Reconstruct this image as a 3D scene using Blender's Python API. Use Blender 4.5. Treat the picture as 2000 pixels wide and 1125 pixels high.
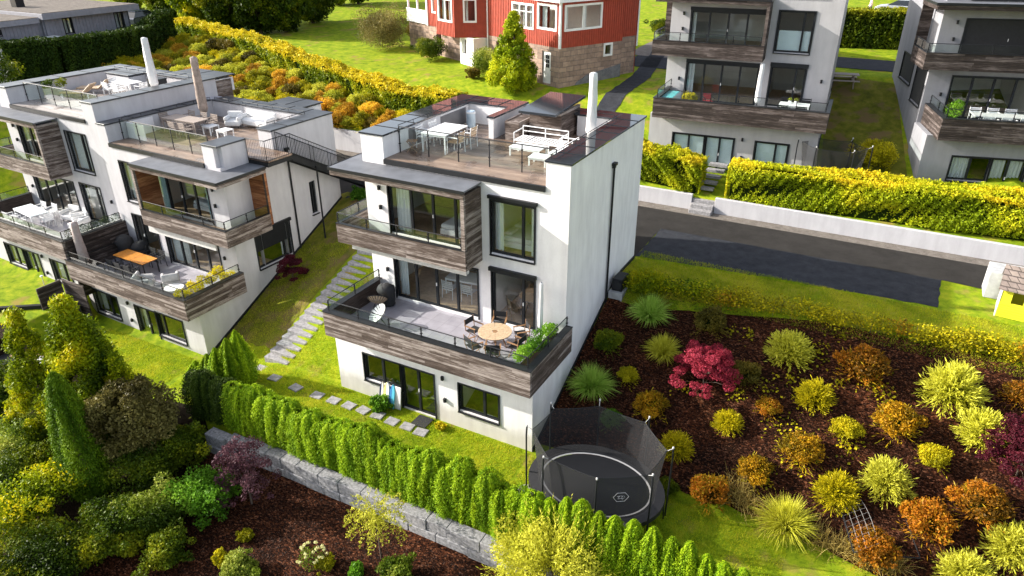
import bpy, bmesh, math, random
import numpy as np
from mathutils import Vector, Matrix
for o in list(bpy.data.objects): bpy.data.objects.remove(o)
SC=bpy.context.scene; COL=SC.collection
random.seed(7); RNG=np.random.default_rng(7)
# ------------------------------------------------------------ camera, sky, sun
F_PX=1410.9; PITCH=math.radians(27.0); YAW=math.radians(-28.33); ROLL=math.radians(-0.13)
CAM=np.array([9.2276,-18.6113,17.2933])
cy,sy,cp,sp=math.cos(YAW),math.sin(YAW),math.cos(PITCH),math.sin(PITCH)
_f=np.array([sy*cp,cy*cp,-sp]); _r=np.array([cy,-sy,0.]); _u=np.cross(_r,_f)
_cr,_sr=math.cos(ROLL),math.sin(ROLL)
VR=_cr*_r+_sr*_u; VU=-_sr*_r+_cr*_u; VF=_f
cam_d=bpy.data.cameras.new('camera'); cam=bpy.data.objects.new('camera',cam_d); COL.objects.link(cam)
cam_d.sensor_width=36; cam_d.lens=F_PX/2000*36; cam_d.clip_start=.1; cam_d.clip_end=1500
mw=Matrix(((VR[0],VU[0],-VF[0],CAM[0]),(VR[1],VU[1],-VF[1],CAM[1]),(VR[2],VU[2],-VF[2],CAM[2]),(0,0,0,1)))
cam.matrix_world=mw; SC.camera=cam
SUN_EL=math.radians(26); S_AZ=math.radians(17)          # light travels towards +x, a little towards +y
W=bpy.data.worlds.new('World'); SC.world=W; W.use_nodes=True
nt=W.node_tree; bg=nt.nodes['Background']; sky=nt.nodes.new('ShaderNodeTexSky'); sky.sky_type='NISHITA'
sky.sun_disc=False; sky.sun_elevation=SUN_EL; sky.sun_rotation=math.radians(270-17)
sky.air_density=1.0; sky.dust_density=2.5; sky.ozone_density=.6; sky.altitude=100
hv=nt.nodes.new('ShaderNodeHueSaturation'); hv.inputs['Saturation'].default_value=.55; nt.links.new(sky.outputs[0],hv.inputs['Color']); nt.links.new(hv.outputs[0],bg.inputs[0])
bg.inputs[1].default_value=0.15   # half clouded sky
sd=bpy.data.lights.new('sun','SUN'); sd.energy=4.0; sd.angle=math.radians(.6); sd.color=(1,.95,.86)
sun=bpy.data.objects.new('sun',sd); COL.objects.link(sun)
LD=Vector((math.cos(SUN_EL)*math.cos(S_AZ),math.cos(SUN_EL)*math.sin(S_AZ),-math.sin(SUN_EL)))
sun.rotation_euler=LD.to_track_quat('-Z','Y').to_euler()
SC.render.engine='CYCLES'
vs=SC.view_settings; vs.view_transform='Standard'; vs.look='None'; vs.gamma=1; vs.exposure=1.22
try:
    SC.cycles.max_bounces=8; SC.cycles.transparent_max_bounces=16; SC.cycles.diffuse_bounces=4
except Exception: pass
# ------------------------------------------------------------ terrain function
def T(x,y):
    x=np.asarray(x,float); y=np.asarray(y,float)
    f=np.interp(x,[-60,-26.4,-26.0,-17,-12.6,-11,60],[-.3,-.3,-1.3,-1.25,-.12,0,0])
    z=np.minimum(f+.48*np.maximum(0,y-.15),3.7)
    # lower garden in front of the retaining wall
    lo=-.88-.2*np.maximum(0,-4.6-y)
    k=np.clip((-4.0-y)/.3,0,1)
    kl=np.clip((-2.5-y)/4,0,1)
    wl=np.clip((x+13.5)/1.5,0,1)
    kk=k*wl+kl*(1-wl)
    z=np.where(y<-2.5,z*(1-kk)+np.minimum(lo,z)*kk,z)
    # upper terraces behind the road
    zr=4.35+.15*np.clip(y-17.5,0,2.4)+.36*np.clip(y-20.5,0,11.2)
    zr=zr+.012*np.maximum(0,y-32)
    zl=5.1+.29*np.clip(y-17.6,0,7.9)+.03*np.maximum(0,y-25.5)
    b=np.clip((x+6)/7,0,1); up=zl*(1-b)+zr*b
    k2=np.clip((y-17.4)/.15,0,1)
    z=np.where(y>17.4,z*(1-k2)+up*k2,z)
    far=np.clip((-37-x)/8,0,1)*np.clip((y+2)/8,0,1)
    z=z*(1-far)+np.maximum(z,6.6)*far
    return z
def Tz(x,y): return float(T(x,y))
def ray(u,v): return (u-1000)/F_PX*VR-(v-562.5)/F_PX*VU+VF
def hit(u,v,dz=0.):
    """point of the terrain (raised by dz) seen at photo position u,v"""
    d=ray(u,v); t=12.; 
    while t<140:
        p=CAM+d*t
        if p[2]<Tz(p[0],p[1])+dz:
            a,b=t-.4,t
            for _ in range(12):
                m=(a+b)/2; q=CAM+d*m
                if q[2]<Tz(q[0],q[1])+dz: b=m
                else: a=m
            return CAM+d*b-np.array([0,0,dz])
        t+=.4
    return CAM+d*140
# ------------------------------------------------------------ helpers
def link(o,parent=None):
    COL.objects.link(o)
    if parent is not None: o.parent=parent
    return o
def tag(o,label=None,cat=None,group=None,kind=None):
    if label: o['label']=label
    if cat: o['category']=cat
    if group: o['group']=group
    if kind: o['kind']=kind
    return o
def thing(name,label,cat,loc=(0,0,0),rz=0,group=None):
    o=bpy.data.objects.new(name,None); o.empty_display_size=.2; link(o)
    o.location=tuple(float(a) for a in loc); o.rotation_euler=(0,0,rz)
    return tag(o,label,cat,group)
KIDS={}
def dup(o,loc=None,rz=None,label=None,scale=None,parent=None,group=None):
    c=o.copy(); COL.objects.link(c)
    if parent is not None: c.parent=parent
    if loc is not None: c.location=tuple(float(a) for a in loc)
    if rz is not None: c.rotation_euler=(0,0,rz)
    if label: c['label']=label
    if group: c['group']=group
    if scale is not None: c.scale=(scale,)*3 if np.isscalar(scale) else scale
    for k in [q for q in bpy.data.objects if q.parent is o and q is not c]: dup(k,parent=c)
    return c
class MB:
    def __init__(s): s.v=[];s.f=[];s.t=[]
    def add(s,vs,fs,t=0.):
        n=len(s.v); s.v+= [tuple(map(float,a)) for a in vs]; s.f+=[tuple(n+i for i in f) for f in fs]; s.t+=[t]*len(fs); return s
    def box(s,x0,x1,y0,y1,z0,z1,t=0.):
        if x0>x1:x0,x1=x1,x0
        if y0>y1:y0,y1=y1,y0
        if z0>z1:z0,z1=z1,z0
        return s.add([(x0,y0,z0),(x1,y0,z0),(x1,y1,z0),(x0,y1,z0),(x0,y0,z1),(x1,y0,z1),(x1,y1,z1),(x0,y1,z1)],
            [(0,3,2,1),(4,5,6,7),(0,1,5,4),(1,2,6,5),(2,3,7,6),(3,0,4,7)],t)
    def cbox(s,c,sz,M=None,t=0.):
        a,b,d=[q/2 for q in sz]; P=[Vector(p) for p in [(-a,-b,-d),(a,-b,-d),(a,b,-d),(-a,b,-d),(-a,-b,d),(a,-b,d),(a,b,d),(-a,b,d)]]
        if M is not None: P=[M@p for p in P]
        return s.add([p+Vector(c) for p in P],[(0,3,2,1),(4,5,6,7),(0,1,5,4),(1,2,6,5),(2,3,7,6),(3,0,4,7)],t)
    def quad(s,a,b,c,d,t=0.): return s.add([a,b,c,d],[(0,1,2,3)],t)
    def tube(s,p0,p1,r,n=6,r1=None,t=0.):
        p0=Vector(p0);p1=Vector(p1); r1=r if r1 is None else r1; d=(p1-p0)
        if d.length<1e-6: return s
        q=d.to_track_quat('Z','Y'); vs=[]
        for k in range(n):
            a=2*math.pi*k/n; vs.append(p0+q@Vector((r*math.cos(a),r*math.sin(a),0)))
        for k in range(n):
            a=2*math.pi*k/n; vs.append(p1+q@Vector((r1*math.cos(a),r1*math.sin(a),0)))
        fs=[(k,(k+1)%n,n+(k+1)%n,n+k) for k in range(n)]+[tuple(range(n))[::-1],tuple(range(n,2*n))]
        return s.add(vs,fs,t)
    def path(s,pts,r,n=6):
        for a,b in zip(pts[:-1],pts[1:]): s.tube(a,b,r,n)
        return s
    def lathe(s,prof,n=12,c=(0,0,0),t=0.,jit=0):
        vs=[];fs=[]; m=len(prof)
        for k in range(n):
            a=2*math.pi*k/n
            for (r,z) in prof:
                rr=r*(1+jit*math.sin(5*a+z*3)); vs.append((c[0]+rr*math.cos(a),c[1]+rr*math.sin(a),c[2]+z))
        for k in range(n):
            for j in range(m-1):
                a=k*m+j;b=((k+1)%n)*m+j; fs.append((a,b,b+1,a+1))
        fs.append(tuple(k*m+m-1 for k in range(n))); fs.append(tuple(k*m for k in range(n))[::-1])
        return s.add(vs,fs,t)
    def prism(s,poly,z0,z1,t=0.):
        n=len(poly); vs=[(x,y,z0) for x,y in poly]+[(x,y,z1) for x,y in poly]
        return s.add(vs,[tuple(range(n))[::-1],tuple(range(n,2*n))]+[(i,(i+1)%n,n+(i+1)%n,n+i) for i in range(n)],t)
    def wall(s,axis,a0,a1,z0,z1,p,th,holes=()):
        """panel on plane axis=p, outer face at p, inner at p+th, holes (a0,a1,z0,z1)"""
        A=sorted({a0,a1,*[h[0] for h in holes],*[h[1] for h in holes]}); A=[a for a in A if a0<=a<=a1]
        Z=sorted({z0,z1,*[h[2] for h in holes],*[h[3] for h in holes]}); Z=[z for z in Z if z0<=z<=z1]
        P=(lambda a,q,z:(a,q,z)) if axis=='y' else (lambda a,q,z:(q,a,z))
        for i in range(len(A)-1):
            for j in range(len(Z)-1):
                ca,cz=(A[i]+A[i+1])/2,(Z[j]+Z[j+1])/2
                if any(h[0]<ca<h[1] and h[2]<cz<h[3] for h in holes): continue
                for q in (p,p+th): s.quad(P(A[i],q,Z[j]),P(A[i+1],q,Z[j]),P(A[i+1],q,Z[j+1]),P(A[i],q,Z[j+1]))
        for (h0,h1,k0,k1) in list(holes)+[(a0,a1,z0,z1)]:
            q0,q1=p,p+th
            s.quad(P(h0,q0,k0),P(h1,q0,k0),P(h1,q1,k0),P(h0,q1,k0)); s.quad(P(h0,q0,k1),P(h1,q0,k1),P(h1,q1,k1),P(h0,q1,k1))
            s.quad(P(h0,q0,k0),P(h0,q0,k1),P(h0,q1,k1),P(h0,q1,k0)); s.quad(P(h1,q0,k0),P(h1,q0,k1),P(h1,q1,k1),P(h1,q1,k0))
        return s
    def boards(s,axis,a0,a1,z0,z1,p,th,h=.105):
        """weathered horizontal cladding boards, outer face about p, body towards p+th"""
        if a0>a1:a0,a1=a1,a0
        n=max(1,round((z1-z0)/h)); hh=(z1-z0)/n; sg=-1 if th>0 else 1
        for i in range(n):
            a=a0
            while a<a1-.02:
                b=min(a1,a+random.uniform(1.6,3.4)); 
                if a1-b<.5: b=a1
                j=sg*random.uniform(0,.006); q0,q1=p+j,p+th
                lo,hi=min(q0,q1),max(q0,q1); zz0=z0+i*hh+(.0 if i==0 else .006)
                if axis=='y': s.box(a+.001,b-.001,lo,hi,zz0,z0+(i+1)*hh,random.random())
                else: s.box(lo,hi,a+.001,b-.001,zz0,z0+(i+1)*hh,random.random())
                a=b
        return s
    def build(s,name,mat,parent=None,smooth=False,bevel=0,loc=None):
        me=bpy.data.meshes.new(name); me.from_pydata(s.v,[],s.f); me.update()
        at=me.attributes.new('tint','FLOAT','FACE'); at.data.foreach_set('value',np.array(s.t,dtype=np.float32))
        bm=bmesh.new(); bm.from_mesh(me); bmesh.ops.recalc_face_normals(bm,faces=bm.faces)
        if bevel: bmesh.ops.bevel(bm,geom=list(bm.edges),offset=bevel,segments=1,affect='EDGES',clamp_overlap=True)
        bm.to_mesh(me); bm.free()
        if smooth: me.shade_smooth()
        me.materials.append(mat); o=bpy.data.objects.new(name,me); link(o,parent)
        if loc is not None: o.location=loc
        return o
def top(o,label,cat,group=None): return tag(o,label,cat,group)
def struct(o): return tag(o,kind='structure')
# ------------------------------------------------------------ materials
MATS={}
def newmat(name):
    m=bpy.data.materials.new(name); m.use_nodes=True; nt=m.node_tree; b=nt.nodes['Principled BSDF']; return m,nt,b
def N(nt,t,**k):
    n=nt.nodes.new(t)
    for a,v in k.items():
        if hasattr(n,a): setattr(n,a,v)
        else: n.inputs[a].default_value=v
    return n
def coords(nt,kind='Object',scale=(1,1,1)):
    tc=N(nt,'ShaderNodeTexCoord'); mp=N(nt,'ShaderNodeMapping'); mp.inputs['Scale'].default_value=scale
    nt.links.new(tc.outputs[kind],mp.inputs[0]); return mp.outputs[0]
def ramp(nt,fac,stops,interp='LINEAR'):
    r=N(nt,'ShaderNodeValToRGB'); r.color_ramp.interpolation=interp; e=r.color_ramp.elements
    while len(e)<len(stops): e.new(.5)
    for k,(p,c) in enumerate(stops): e[k].position=p; e[k].color=(*c,1)
    nt.links.new(fac,r.inputs[0]); return r.outputs[0]
def noise(nt,vec,scale,detail=4,rough=.55,dist=0):
    n=N(nt,'ShaderNodeTexNoise'); n.inputs['Scale'].default_value=scale; n.inputs['Detail'].default_value=detail
    n.inputs['Roughness'].default_value=rough; n.inputs['Distortion'].default_value=dist; nt.links.new(vec,n.inputs['Vector']); return n.outputs['Fac']
def mix(nt,a,b,fac,mode='MIX'):
    m=N(nt,'ShaderNodeMix',data_type='RGBA',blend_type=mode); 
    for sock,v in ((m.inputs[6],a),(m.inputs[7],b),(m.inputs[0],fac)):
        if isinstance(v,(int,float)): sock.default_value=v
        elif isinstance(v,tuple): sock.default_value=(*v,1)
        else: nt.links.new(v,sock)
    return m.outputs[2]
def bump(nt,b,h,strength=.3,dist=.02):
    n=N(nt,'ShaderNodeBump'); n.inputs['Strength'].default_value=strength; n.inputs['Distance'].default_value=dist
    nt.links.new(h,n.inputs['Height']); nt.links.new(n.outputs[0],b.inputs['Normal'])
def plain(name,c,rough=.6,metal=0,var=.12,scale=3.,spec=.5,bmp=0):
    m,nt,b=newmat(name); v=coords(nt); f=noise(nt,v,scale,5)
    d=tuple(max(0,x*(1-var)) for x in c); l=tuple(min(1,x*(1+var)) for x in c)
    nt.links.new(ramp(nt,f,[(.3,d),(.7,l)]),b.inputs['Base Color']); b.inputs['Roughness'].default_value=rough
    b.inputs['Metallic'].default_value=metal; b.inputs['Specular IOR Level'].default_value=spec
    if bmp: bump(nt,b,noise(nt,v,scale*12,4),bmp,.01)
    return m
def m_plaster(name,c=(.80,.79,.80)):
    m,nt,b=newmat(name); v=coords(nt); f=noise(nt,v,.9,6,.6); g=noise(nt,coords(nt,scale=(1.6,1.6,.35)),1.3,5,.6); h=noise(nt,v,26,4); tz=N(nt,'ShaderNodeTexCoord'); sz=N(nt,'ShaderNodeSeparateXYZ'); nt.links.new(tz.outputs['Object'],sz.inputs[0]); dn=N(nt,'ShaderNodeMath',operation='MULTIPLY_ADD'); nt.links.new(f,dn.inputs[0]); dn.inputs[1].default_value=-1.1; nt.links.new(sz.outputs[2],dn.inputs[2]); dirt=ramp(nt,dn.outputs[0],[(0,(.70,.68,.62)),(.35,(1,1,1))])
    base=ramp(nt,f,[(.3,tuple(x*.93 for x in c)),(.65,c)])
    st=ramp(nt,g,[(.30,(.82,.81,.82)),(.62,(1,1,1))])
    base=mix(nt,base,dirt,.8,'MULTIPLY'); nt.links.new(mix(nt,mix(nt,base,st,.9,'MULTIPLY'),ramp(nt,h,[(.3,(.92,.92,.92)),(.6,(1,1,1))]),.6,'MULTIPLY'),b.inputs['Base Color'])
    b.inputs['Roughness'].default_value=.85; b.inputs['Specular IOR Level'].default_value=.2
    bump(nt,b,noise(nt,v,60,5,.7),.25,.01); return m
def m_clad(name,dark=(.028,.019,.015),mid=(.105,.077,.064),light=(.34,.29,.265),bias=.01):
    m,nt,b=newmat(name); at=N(nt,'ShaderNodeAttribute',attribute_name='tint').outputs['Fac']
    v=coords(nt,scale=(1.2,1.2,26)); g=noise(nt,v,1.6,6,.7,.3); big=noise(nt,coords(nt,scale=(1,1,1.6)),1.1,4)
    a=N(nt,'ShaderNodeMath',operation='MULTIPLY_ADD'); nt.links.new(at,a.inputs[0]); a.inputs[1].default_value=.26; nt.links.new(g,a.inputs[2])
    c=N(nt,'ShaderNodeMath',operation='MULTIPLY_ADD'); nt.links.new(big,c.inputs[0]); c.inputs[1].default_value=.35; nt.links.new(a.outputs[0],c.inputs[2])
    nt.links.new(ramp(nt,c.outputs[0],[(.52+bias,dark),(.78+bias,mid),(.97+bias*.4,light)]),b.inputs['Base Color'])
    b.inputs['Roughness'].default_value=.8; b.inputs['Specular IOR Level'].default_value=.25
    bump(nt,b,g,.6,.01); return m
def m_deck(name,c1=(.12,.075,.05),c2=(.33,.24,.18),axis=1,w=.13):
    """floor boards along x, wet sheen in patches"""
    m,nt,b=newmat(name); tc=N(nt,'ShaderNodeTexCoord'); sx=N(nt,'ShaderNodeSeparateXYZ'); nt.links.new(tc.outputs['Object'],sx.inputs[0])
    d=N(nt,'ShaderNodeMath',operation='DIVIDE'); nt.links.new(sx.outputs[axis],d.inputs[0]); d.inputs[1].default_value=w
    fl=N(nt,'ShaderNodeMath',operation='FLOOR'); nt.links.new(d.outputs[0],fl.inputs[0])
    wn=N(nt,'ShaderNodeTexWhiteNoise',noise_dimensions='1D'); nt.links.new(fl.outputs[0],wn.inputs['W'])
    fr=N(nt,'ShaderNodeMath',operation='FRACT'); nt.links.new(d.outputs[0],fr.inputs[0])
    sc=(1.2,20,20) if axis==1 else (20,1.2,20)
    g=noise(nt,coords(nt,scale=sc),1.3,6,.7)
    a=N(nt,'ShaderNodeMath',operation='MULTIPLY_ADD'); nt.links.new(wn.outputs[0],a.inputs[0]); a.inputs[1].default_value=.35; nt.links.new(g,a.inputs[2])
    col=ramp(nt,a.outputs[0],[(.35,c1),(.85,c2)]); gap=ramp(nt,fr.outputs[0],[(.0,(.1,.1,.1)),(.06,(1,1,1))])
    wet=noise(nt,coords(nt),.8,3)
    col=mix(nt,mix(nt,col,gap,1.,'MULTIPLY'),ramp(nt,wet,[(.4,(.62,.58,.55)),(.55,(1,1,1))]),1.,'MULTIPLY')
    nt.links.new(col,b.inputs['Base Color'])
    rr=ramp(nt,wet,[(.4,(.16,.16,.16)),(.58,(.55,.55,.55))]); nt.links.new(rr,b.inputs['Roughness'])
    bump(nt,b,gap,.4,.006); return m
def m_glass(name,tint=(.9,.95,.94),refl=1.):
    m,nt,b=newmat(name); out=nt.nodes['Material Output']; tr=N(nt,'ShaderNodeBsdfTransparent'); tr.inputs[0].default_value=(*tint,1)
    gl=N(nt,'ShaderNodeBsdfGlossy'); gl.inputs['Roughness'].default_value=.02; fr=N(nt,'ShaderNodeFresnel'); fr.inputs[0].default_value=1.5
    mu=N(nt,'ShaderNodeMath',operation='MULTIPLY_ADD'); nt.links.new(fr.outputs[0],mu.inputs[0]); mu.inputs[1].default_value=refl*1.2; mu.inputs[2].default_value=.03*refl
    ge=N(nt,'ShaderNodeNewGeometry'); iv=N(nt,'ShaderNodeMath',operation='SUBTRACT'); iv.inputs[0].default_value=1; nt.links.new(ge.outputs['Backfacing'],iv.inputs[1]); m2=N(nt,'ShaderNodeMath',operation='MULTIPLY'); nt.links.new(mu.outputs[0],m2.inputs[0]); nt.links.new(iv.outputs[0],m2.inputs[1])
    mx=N(nt,'ShaderNodeMixShader'); nt.links.new(m2.outputs[0],mx.inputs[0]); nt.links.new(tr.outputs[0],mx.inputs[1]); nt.links.new(gl.outputs[0],mx.inputs[2])
    nt.links.new(mx.outputs[0],out.inputs[0]); nt.nodes.remove(b); return m
def m_net(name,alpha=.5,c=(.02,.02,.022)):
    m,nt,b=newmat(name); out=nt.nodes['Material Output']; tr=N(nt,'ShaderNodeBsdfTransparent'); b.inputs['Base Color'].default_value=(*c,1); b.inputs['Roughness'].default_value=.7
    mx=N(nt,'ShaderNodeMixShader'); mx.inputs[0].default_value=alpha
    nt.links.new(tr.outputs[0],mx.inputs[1]); nt.links.new(b.outputs[0],mx.inputs[2]); nt.links.new(mx.outputs[0],out.inputs[0]); return m
def m_leaf(name,cols,trans=.3,rough=.5,var=.12,gain=(1.38,1.28,.75)):
    """foliage: leaf colour varies leaf by leaf (tint attribute) and plant by plant"""
    m,nt,b=newmat(name); out=nt.nodes['Material Output']; at=N(nt,'ShaderNodeAttribute',attribute_name='tint').outputs['Fac']
    cols=[tuple(min(.8,v*g) for v,g in zip(q,gain)) for q in cols]; n=len(cols); c=ramp(nt,at,[(k/(n-1) if n>1 else 0,cols[k]) for k in range(n)])
    oi=N(nt,'ShaderNodeObjectInfo'); hs=N(nt,'ShaderNodeHueSaturation'); nt.links.new(c,hs.inputs['Color'])
    v1=N(nt,'ShaderNodeMapRange'); nt.links.new(oi.outputs['Random'],v1.inputs[0]); v1.inputs[3].default_value=1-var; v1.inputs[4].default_value=1+var; nt.links.new(v1.outputs[0],hs.inputs['Value'])
    nt.links.new(hs.outputs[0],b.inputs['Base Color']); b.inputs['Roughness'].default_value=rough; b.inputs['Specular IOR Level'].default_value=.12
    tl=N(nt,'ShaderNodeBsdfTranslucent'); nt.links.new(hs.outputs[0],tl.inputs[0]); mx=N(nt,'ShaderNodeMixShader'); mx.inputs[0].default_value=trans
    nt.links.new(b.outputs[0],mx.inputs[1]); nt.links.new(tl.outputs[0],mx.inputs[2]); nt.links.new(mx.outputs[0],out.inputs[0]); return m
def m_ground(name,stops,scale=3.,fine=40,rough=.95,bstr=.6,patch=None,bd=.03):
    m,nt,b=newmat(name); v=coords(nt); f=noise(nt,v,scale,8,.7); col=ramp(nt,f,stops)
    g=noise(nt,v,fine,6,.75); col=mix(nt,col,ramp(nt,g,[(.3,(.45,.45,.45)),(.7,(1.35,1.35,1.35))]),.8,'MULTIPLY')
    if patch: col=mix(nt,col,patch[0],ramp(nt,noise(nt,v,patch[1],4),[(patch[2],(0,0,0)),(patch[2]+.12,(1,1,1))]))
    nt.links.new(col,b.inputs['Base Color']); b.inputs['Roughness'].default_value=rough; b.inputs['Specular IOR Level'].default_value=.08
    bump(nt,b,g,bstr,bd); return m
def m_chips(name):
    m,nt,b=newmat(name); v=coords(nt,scale=(1,1.7,1)); vo=N(nt,'ShaderNodeTexVoronoi'); vo.inputs['Scale'].default_value=16; nt.links.new(v,vo.inputs['Vector'])
    sx=N(nt,'ShaderNodeSeparateColor'); nt.links.new(vo.outputs['Color'],sx.inputs[0])
    c=ramp(nt,sx.outputs[0],[(.0,(.005,.002,.0015)),(.5,(.030,.011,.005)),(.85,(.085,.029,.012)),(1,(.19,.085,.045))])
    big=noise(nt,coords(nt),.7,4); c=mix(nt,c,ramp(nt,big,[(.35,(.55,.55,.6)),(.65,(1.15,1.05,1))]),1.,'MULTIPLY')
    nt.links.new(c,b.inputs['Base Color']); b.inputs['Roughness'].default_value=.85; b.inputs['Specular IOR Level'].default_value=.06
    bump(nt,b,sx.outputs[1],.9,.03); return m
PL=m_plaster('white_render',(.84,.82,.82)); PLG=m_plaster('deep_shade_render',(.30,.30,.32)); PLC=m_plaster('shaded_white_render',(.46,.45,.46)); PLB=m_plaster('greyed_white_render',(.56,.55,.57))  # the three greyer copies are white render with the neighbours' shade in the colour
CLAD=m_clad('weathered_cladding'); CLADD=m_clad('dark_and_shaded_cladding',(.016,.012,.010),(.05,.037,.032),(.16,.13,.12),.05); CLADR=m_clad('warm_cladding',(.10,.035,.014),(.24,.09,.035),(.42,.2,.09))  # the dark copy: real dark wood on screens, shade in colour on two houses
DECK=m_deck('deck_boards'); DECKG=m_deck('grey_deck_boards',(.2,.17,.15),(.5,.45,.42))
DARK=plain('anthracite_metal',(.014,.015,.017),.45,0,.2,spec=.25); FRAME=plain('dark_window_frame',(.016,.018,.021),.45,spec=.25)
CAPM=plain('wet_roof_sheet',(.028,.032,.038),.045,0,.15,spec=.8); CAPR=plain('grey_roofing_felt',(.12,.125,.14),.55,0,.2,2.,bmp=.3)
CAPN=plain('weathered_roof_sheet',(.045,.048,.055),.32,0,.35,1.6,spec=.35)
GLASS=m_glass('window_glass',(.93,.96,.96),1.5)
RGLASS=m_glass('railing_glass',(.93,.97,.95),1.)
WHITEM=plain('white_metal',(.8,.8,.8),.4,0,.05); WHITEF=plain('white_fabric',(.72,.71,.70),.9,0,.06,8,bmp=.4); GREYF=plain('pale_grey_fabric',(.52,.51,.5),.9,0,.1,8,bmp=.4)
TEAK=plain('teak_wood',(.30,.165,.08),.5,0,.3,14); TEAKL=plain('pale_teak_wood',(.50,.36,.23),.5,0,.2,14); OAK=plain('orange_oiled_wood',(.62,.24,.035),.35,0,.25,9)
GREYW=plain('silvered_teak',(.33,.27,.23),.7,0,.2,14); BLACKF=plain('black_fabric',(.018,.018,.02),.8,0,.2,8)
CURT=plain('white_curtain',(.78,.78,.76),.9,0,.05); BLIND=plain('blue_white_blind',(.74,.82,.84),.8,0,.05); CURTB=plain('teal_curtain',(.35,.5,.52),.9,0,.1)
INW=plain('interior_paint',(.86,.83,.78),.9,0,.05); INF=plain('oak_floor',(.62,.42,.24),.5,0,.2,6)
STONE=plain('granite_block',(.25,.245,.25),.9,0,.45,11,bmp=1.); STONEL=plain('pale_granite_slab',(.27,.26,.265),.85,0,.35,9,bmp=.7)
CONC=plain('concrete',(.42,.42,.42),.85,0,.2,4,bmp=.3); TILE=plain('terrace_tile',(.40,.39,.42),.35,0,.1,3)
BARK=plain('bark',(.11,.08,.06),.9,0,.35,12,bmp=.7)
def m_tile(name,c,gc,w):
    m,nt,b=newmat(name); v=coords(nt); br=N(nt,'ShaderNodeTexBrick'); br.offset=0; br.inputs['Scale'].default_value=1
    br.inputs['Brick Width'].default_value=w; br.inputs['Row Height'].default_value=w; br.inputs['Mortar Size'].default_value=.006
    br.inputs['Color1'].default_value=(*c,1); br.inputs['Color2'].default_value=(*[x*.88 for x in c],1); br.inputs['Mortar'].default_value=(*gc,1)
    nt.links.new(v,br.inputs['Vector']); f=noise(nt,v,2.2,5)
    nt.links.new(mix(nt,br.outputs['Color'],ramp(nt,f,[(.3,(.78,.78,.8)),(.7,(1.1,1.1,1.1))]),.8,'MULTIPLY'),b.inputs['Base Color'])
    b.inputs['Roughness'].default_value=.35; return m
TILE=m_tile('terrace_tiles',(.38,.36,.40),(.2,.19,.2),.6)
# ------------------------------------------------------------ the ground and the road
def lattice(a,b,fa,fb,fine=.3,coarse=4.):
    L=[a]
    while L[-1]<fa-1e-6: L.append(min(fa,L[-1]+coarse))
    n=round((fb-fa)/fine); L+= [fa+(fb-fa)*k/n for k in range(1,n+1)]
    while L[-1]<b-1e-6: L.append(min(b,L[-1]+coarse))
    return np.array(L)
GX=lattice(-160,90,-42,24); GY=lattice(-40,200,-9.9,42.0)
GY=np.unique(np.concatenate([GY,[-4.2,-4.5,17.4,17.55]]))
def grid_obj(name,GX,GY,off,mat):
    X,Y=np.meshgrid(GX,GY); Z=T(X,Y)+off; V=np.stack([X.ravel(),Y.ravel(),Z.ravel()],1)
    nx,ny=len(GX),len(GY); i=np.arange((nx-1)*(ny-1)); r,c=i//(nx-1),i%(nx-1); a=r*nx+c
    Fc=np.stack([a,a+1,a+nx+1,a+nx],1)
    o=np_mesh(name,V,Fc,None,mat); o.data.shade_smooth(); return o
def np_mesh(name,V,Fc,tint,mat,parent=None):
    me=bpy.data.meshes.new(name); V=np.asarray(V,np.float32); Fc=np.asarray(Fc,np.int32); k=Fc.shape[1]
    me.vertices.add(len(V)); me.vertices.foreach_set('co',V.ravel()); me.loops.add(Fc.size); me.loops.foreach_set('vertex_index',Fc.ravel())
    me.polygons.add(len(Fc)); me.polygons.foreach_set('loop_start',np.arange(0,Fc.size,k,dtype=np.int32)); 
    try: me.polygons.foreach_set('loop_total',np.full(len(Fc),k,np.int32))
    except Exception: pass
    me.update(calc_edges=True)
    if tint is not None:
        at=me.attributes.new('tint','FLOAT','FACE'); at.data.foreach_set('value',np.asarray(tint,np.float32))
    me.materials.append(mat); o=bpy.data.objects.new(name,me); link(o,parent); return o
LAWN=m_ground('lawn_grass',[(.28,(.075,.14,.006)),(.5,(.22,.30,.010)),(.74,(.42,.41,.025))],1.9,55,patch=((.27,.21,.05),.7,.56))
GR=struct(grid_obj('ground',GX,GY,0,LAWN))
def sheet(name,poly,off,mat,step=.3):
    bm=bmesh.new(); vs=[bm.verts.new((x,y,0)) for x,y in poly]; bm.faces.new(vs)
    xs=[p[0] for p in poly]; ys=[p[1] for p in poly]
    for g,n in ((GX,(1,0,0)),(GY,(0,1,0))):
        lo,hi=(min(xs),max(xs)) if n[0] else (min(ys),max(ys))
        for v in g:
            if lo<v<hi: bmesh.ops.bisect_plane(bm,geom=bm.verts[:]+bm.edges[:]+bm.faces[:],plane_co=(v if n[0] else 0,v if n[1] else 0,0),plane_no=n,dist=1e-5)
    bmesh.ops.triangulate(bm,faces=bm.faces)
    for v in bm.verts: v.co.z=Tz(v.co.x,v.co.y)+off
    bmesh.ops.recalc_face_normals(bm,faces=bm.faces)
    me=bpy.data.meshes.new(name); bm.to_mesh(me); bm.free(); me.materials.append(mat)
    return struct(link(bpy.data.objects.new(name,me)))
def wavy(pts,amp=.08,step=.5,seed=1):
    r=random.Random(seed); out=[]
    n=len(pts)
    for i in range(n):
        a,b=pts[i],pts[(i+1)%n]; L=math.dist(a,b); k=max(1,int(L/step))
        for j in range(k):
            t=j/k; out.append((a[0]+(b[0]-a[0])*t+r.uniform(-amp,amp),a[1]+(b[1]-a[1])*t+r.uniform(-amp,amp)))
    return out
ASPH=m_ground('asphalt',[(.3,(.026,.024,.022)),(.7,(.046,.042,.039))],1.2,90,.8,.3,bd=.01)
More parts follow.
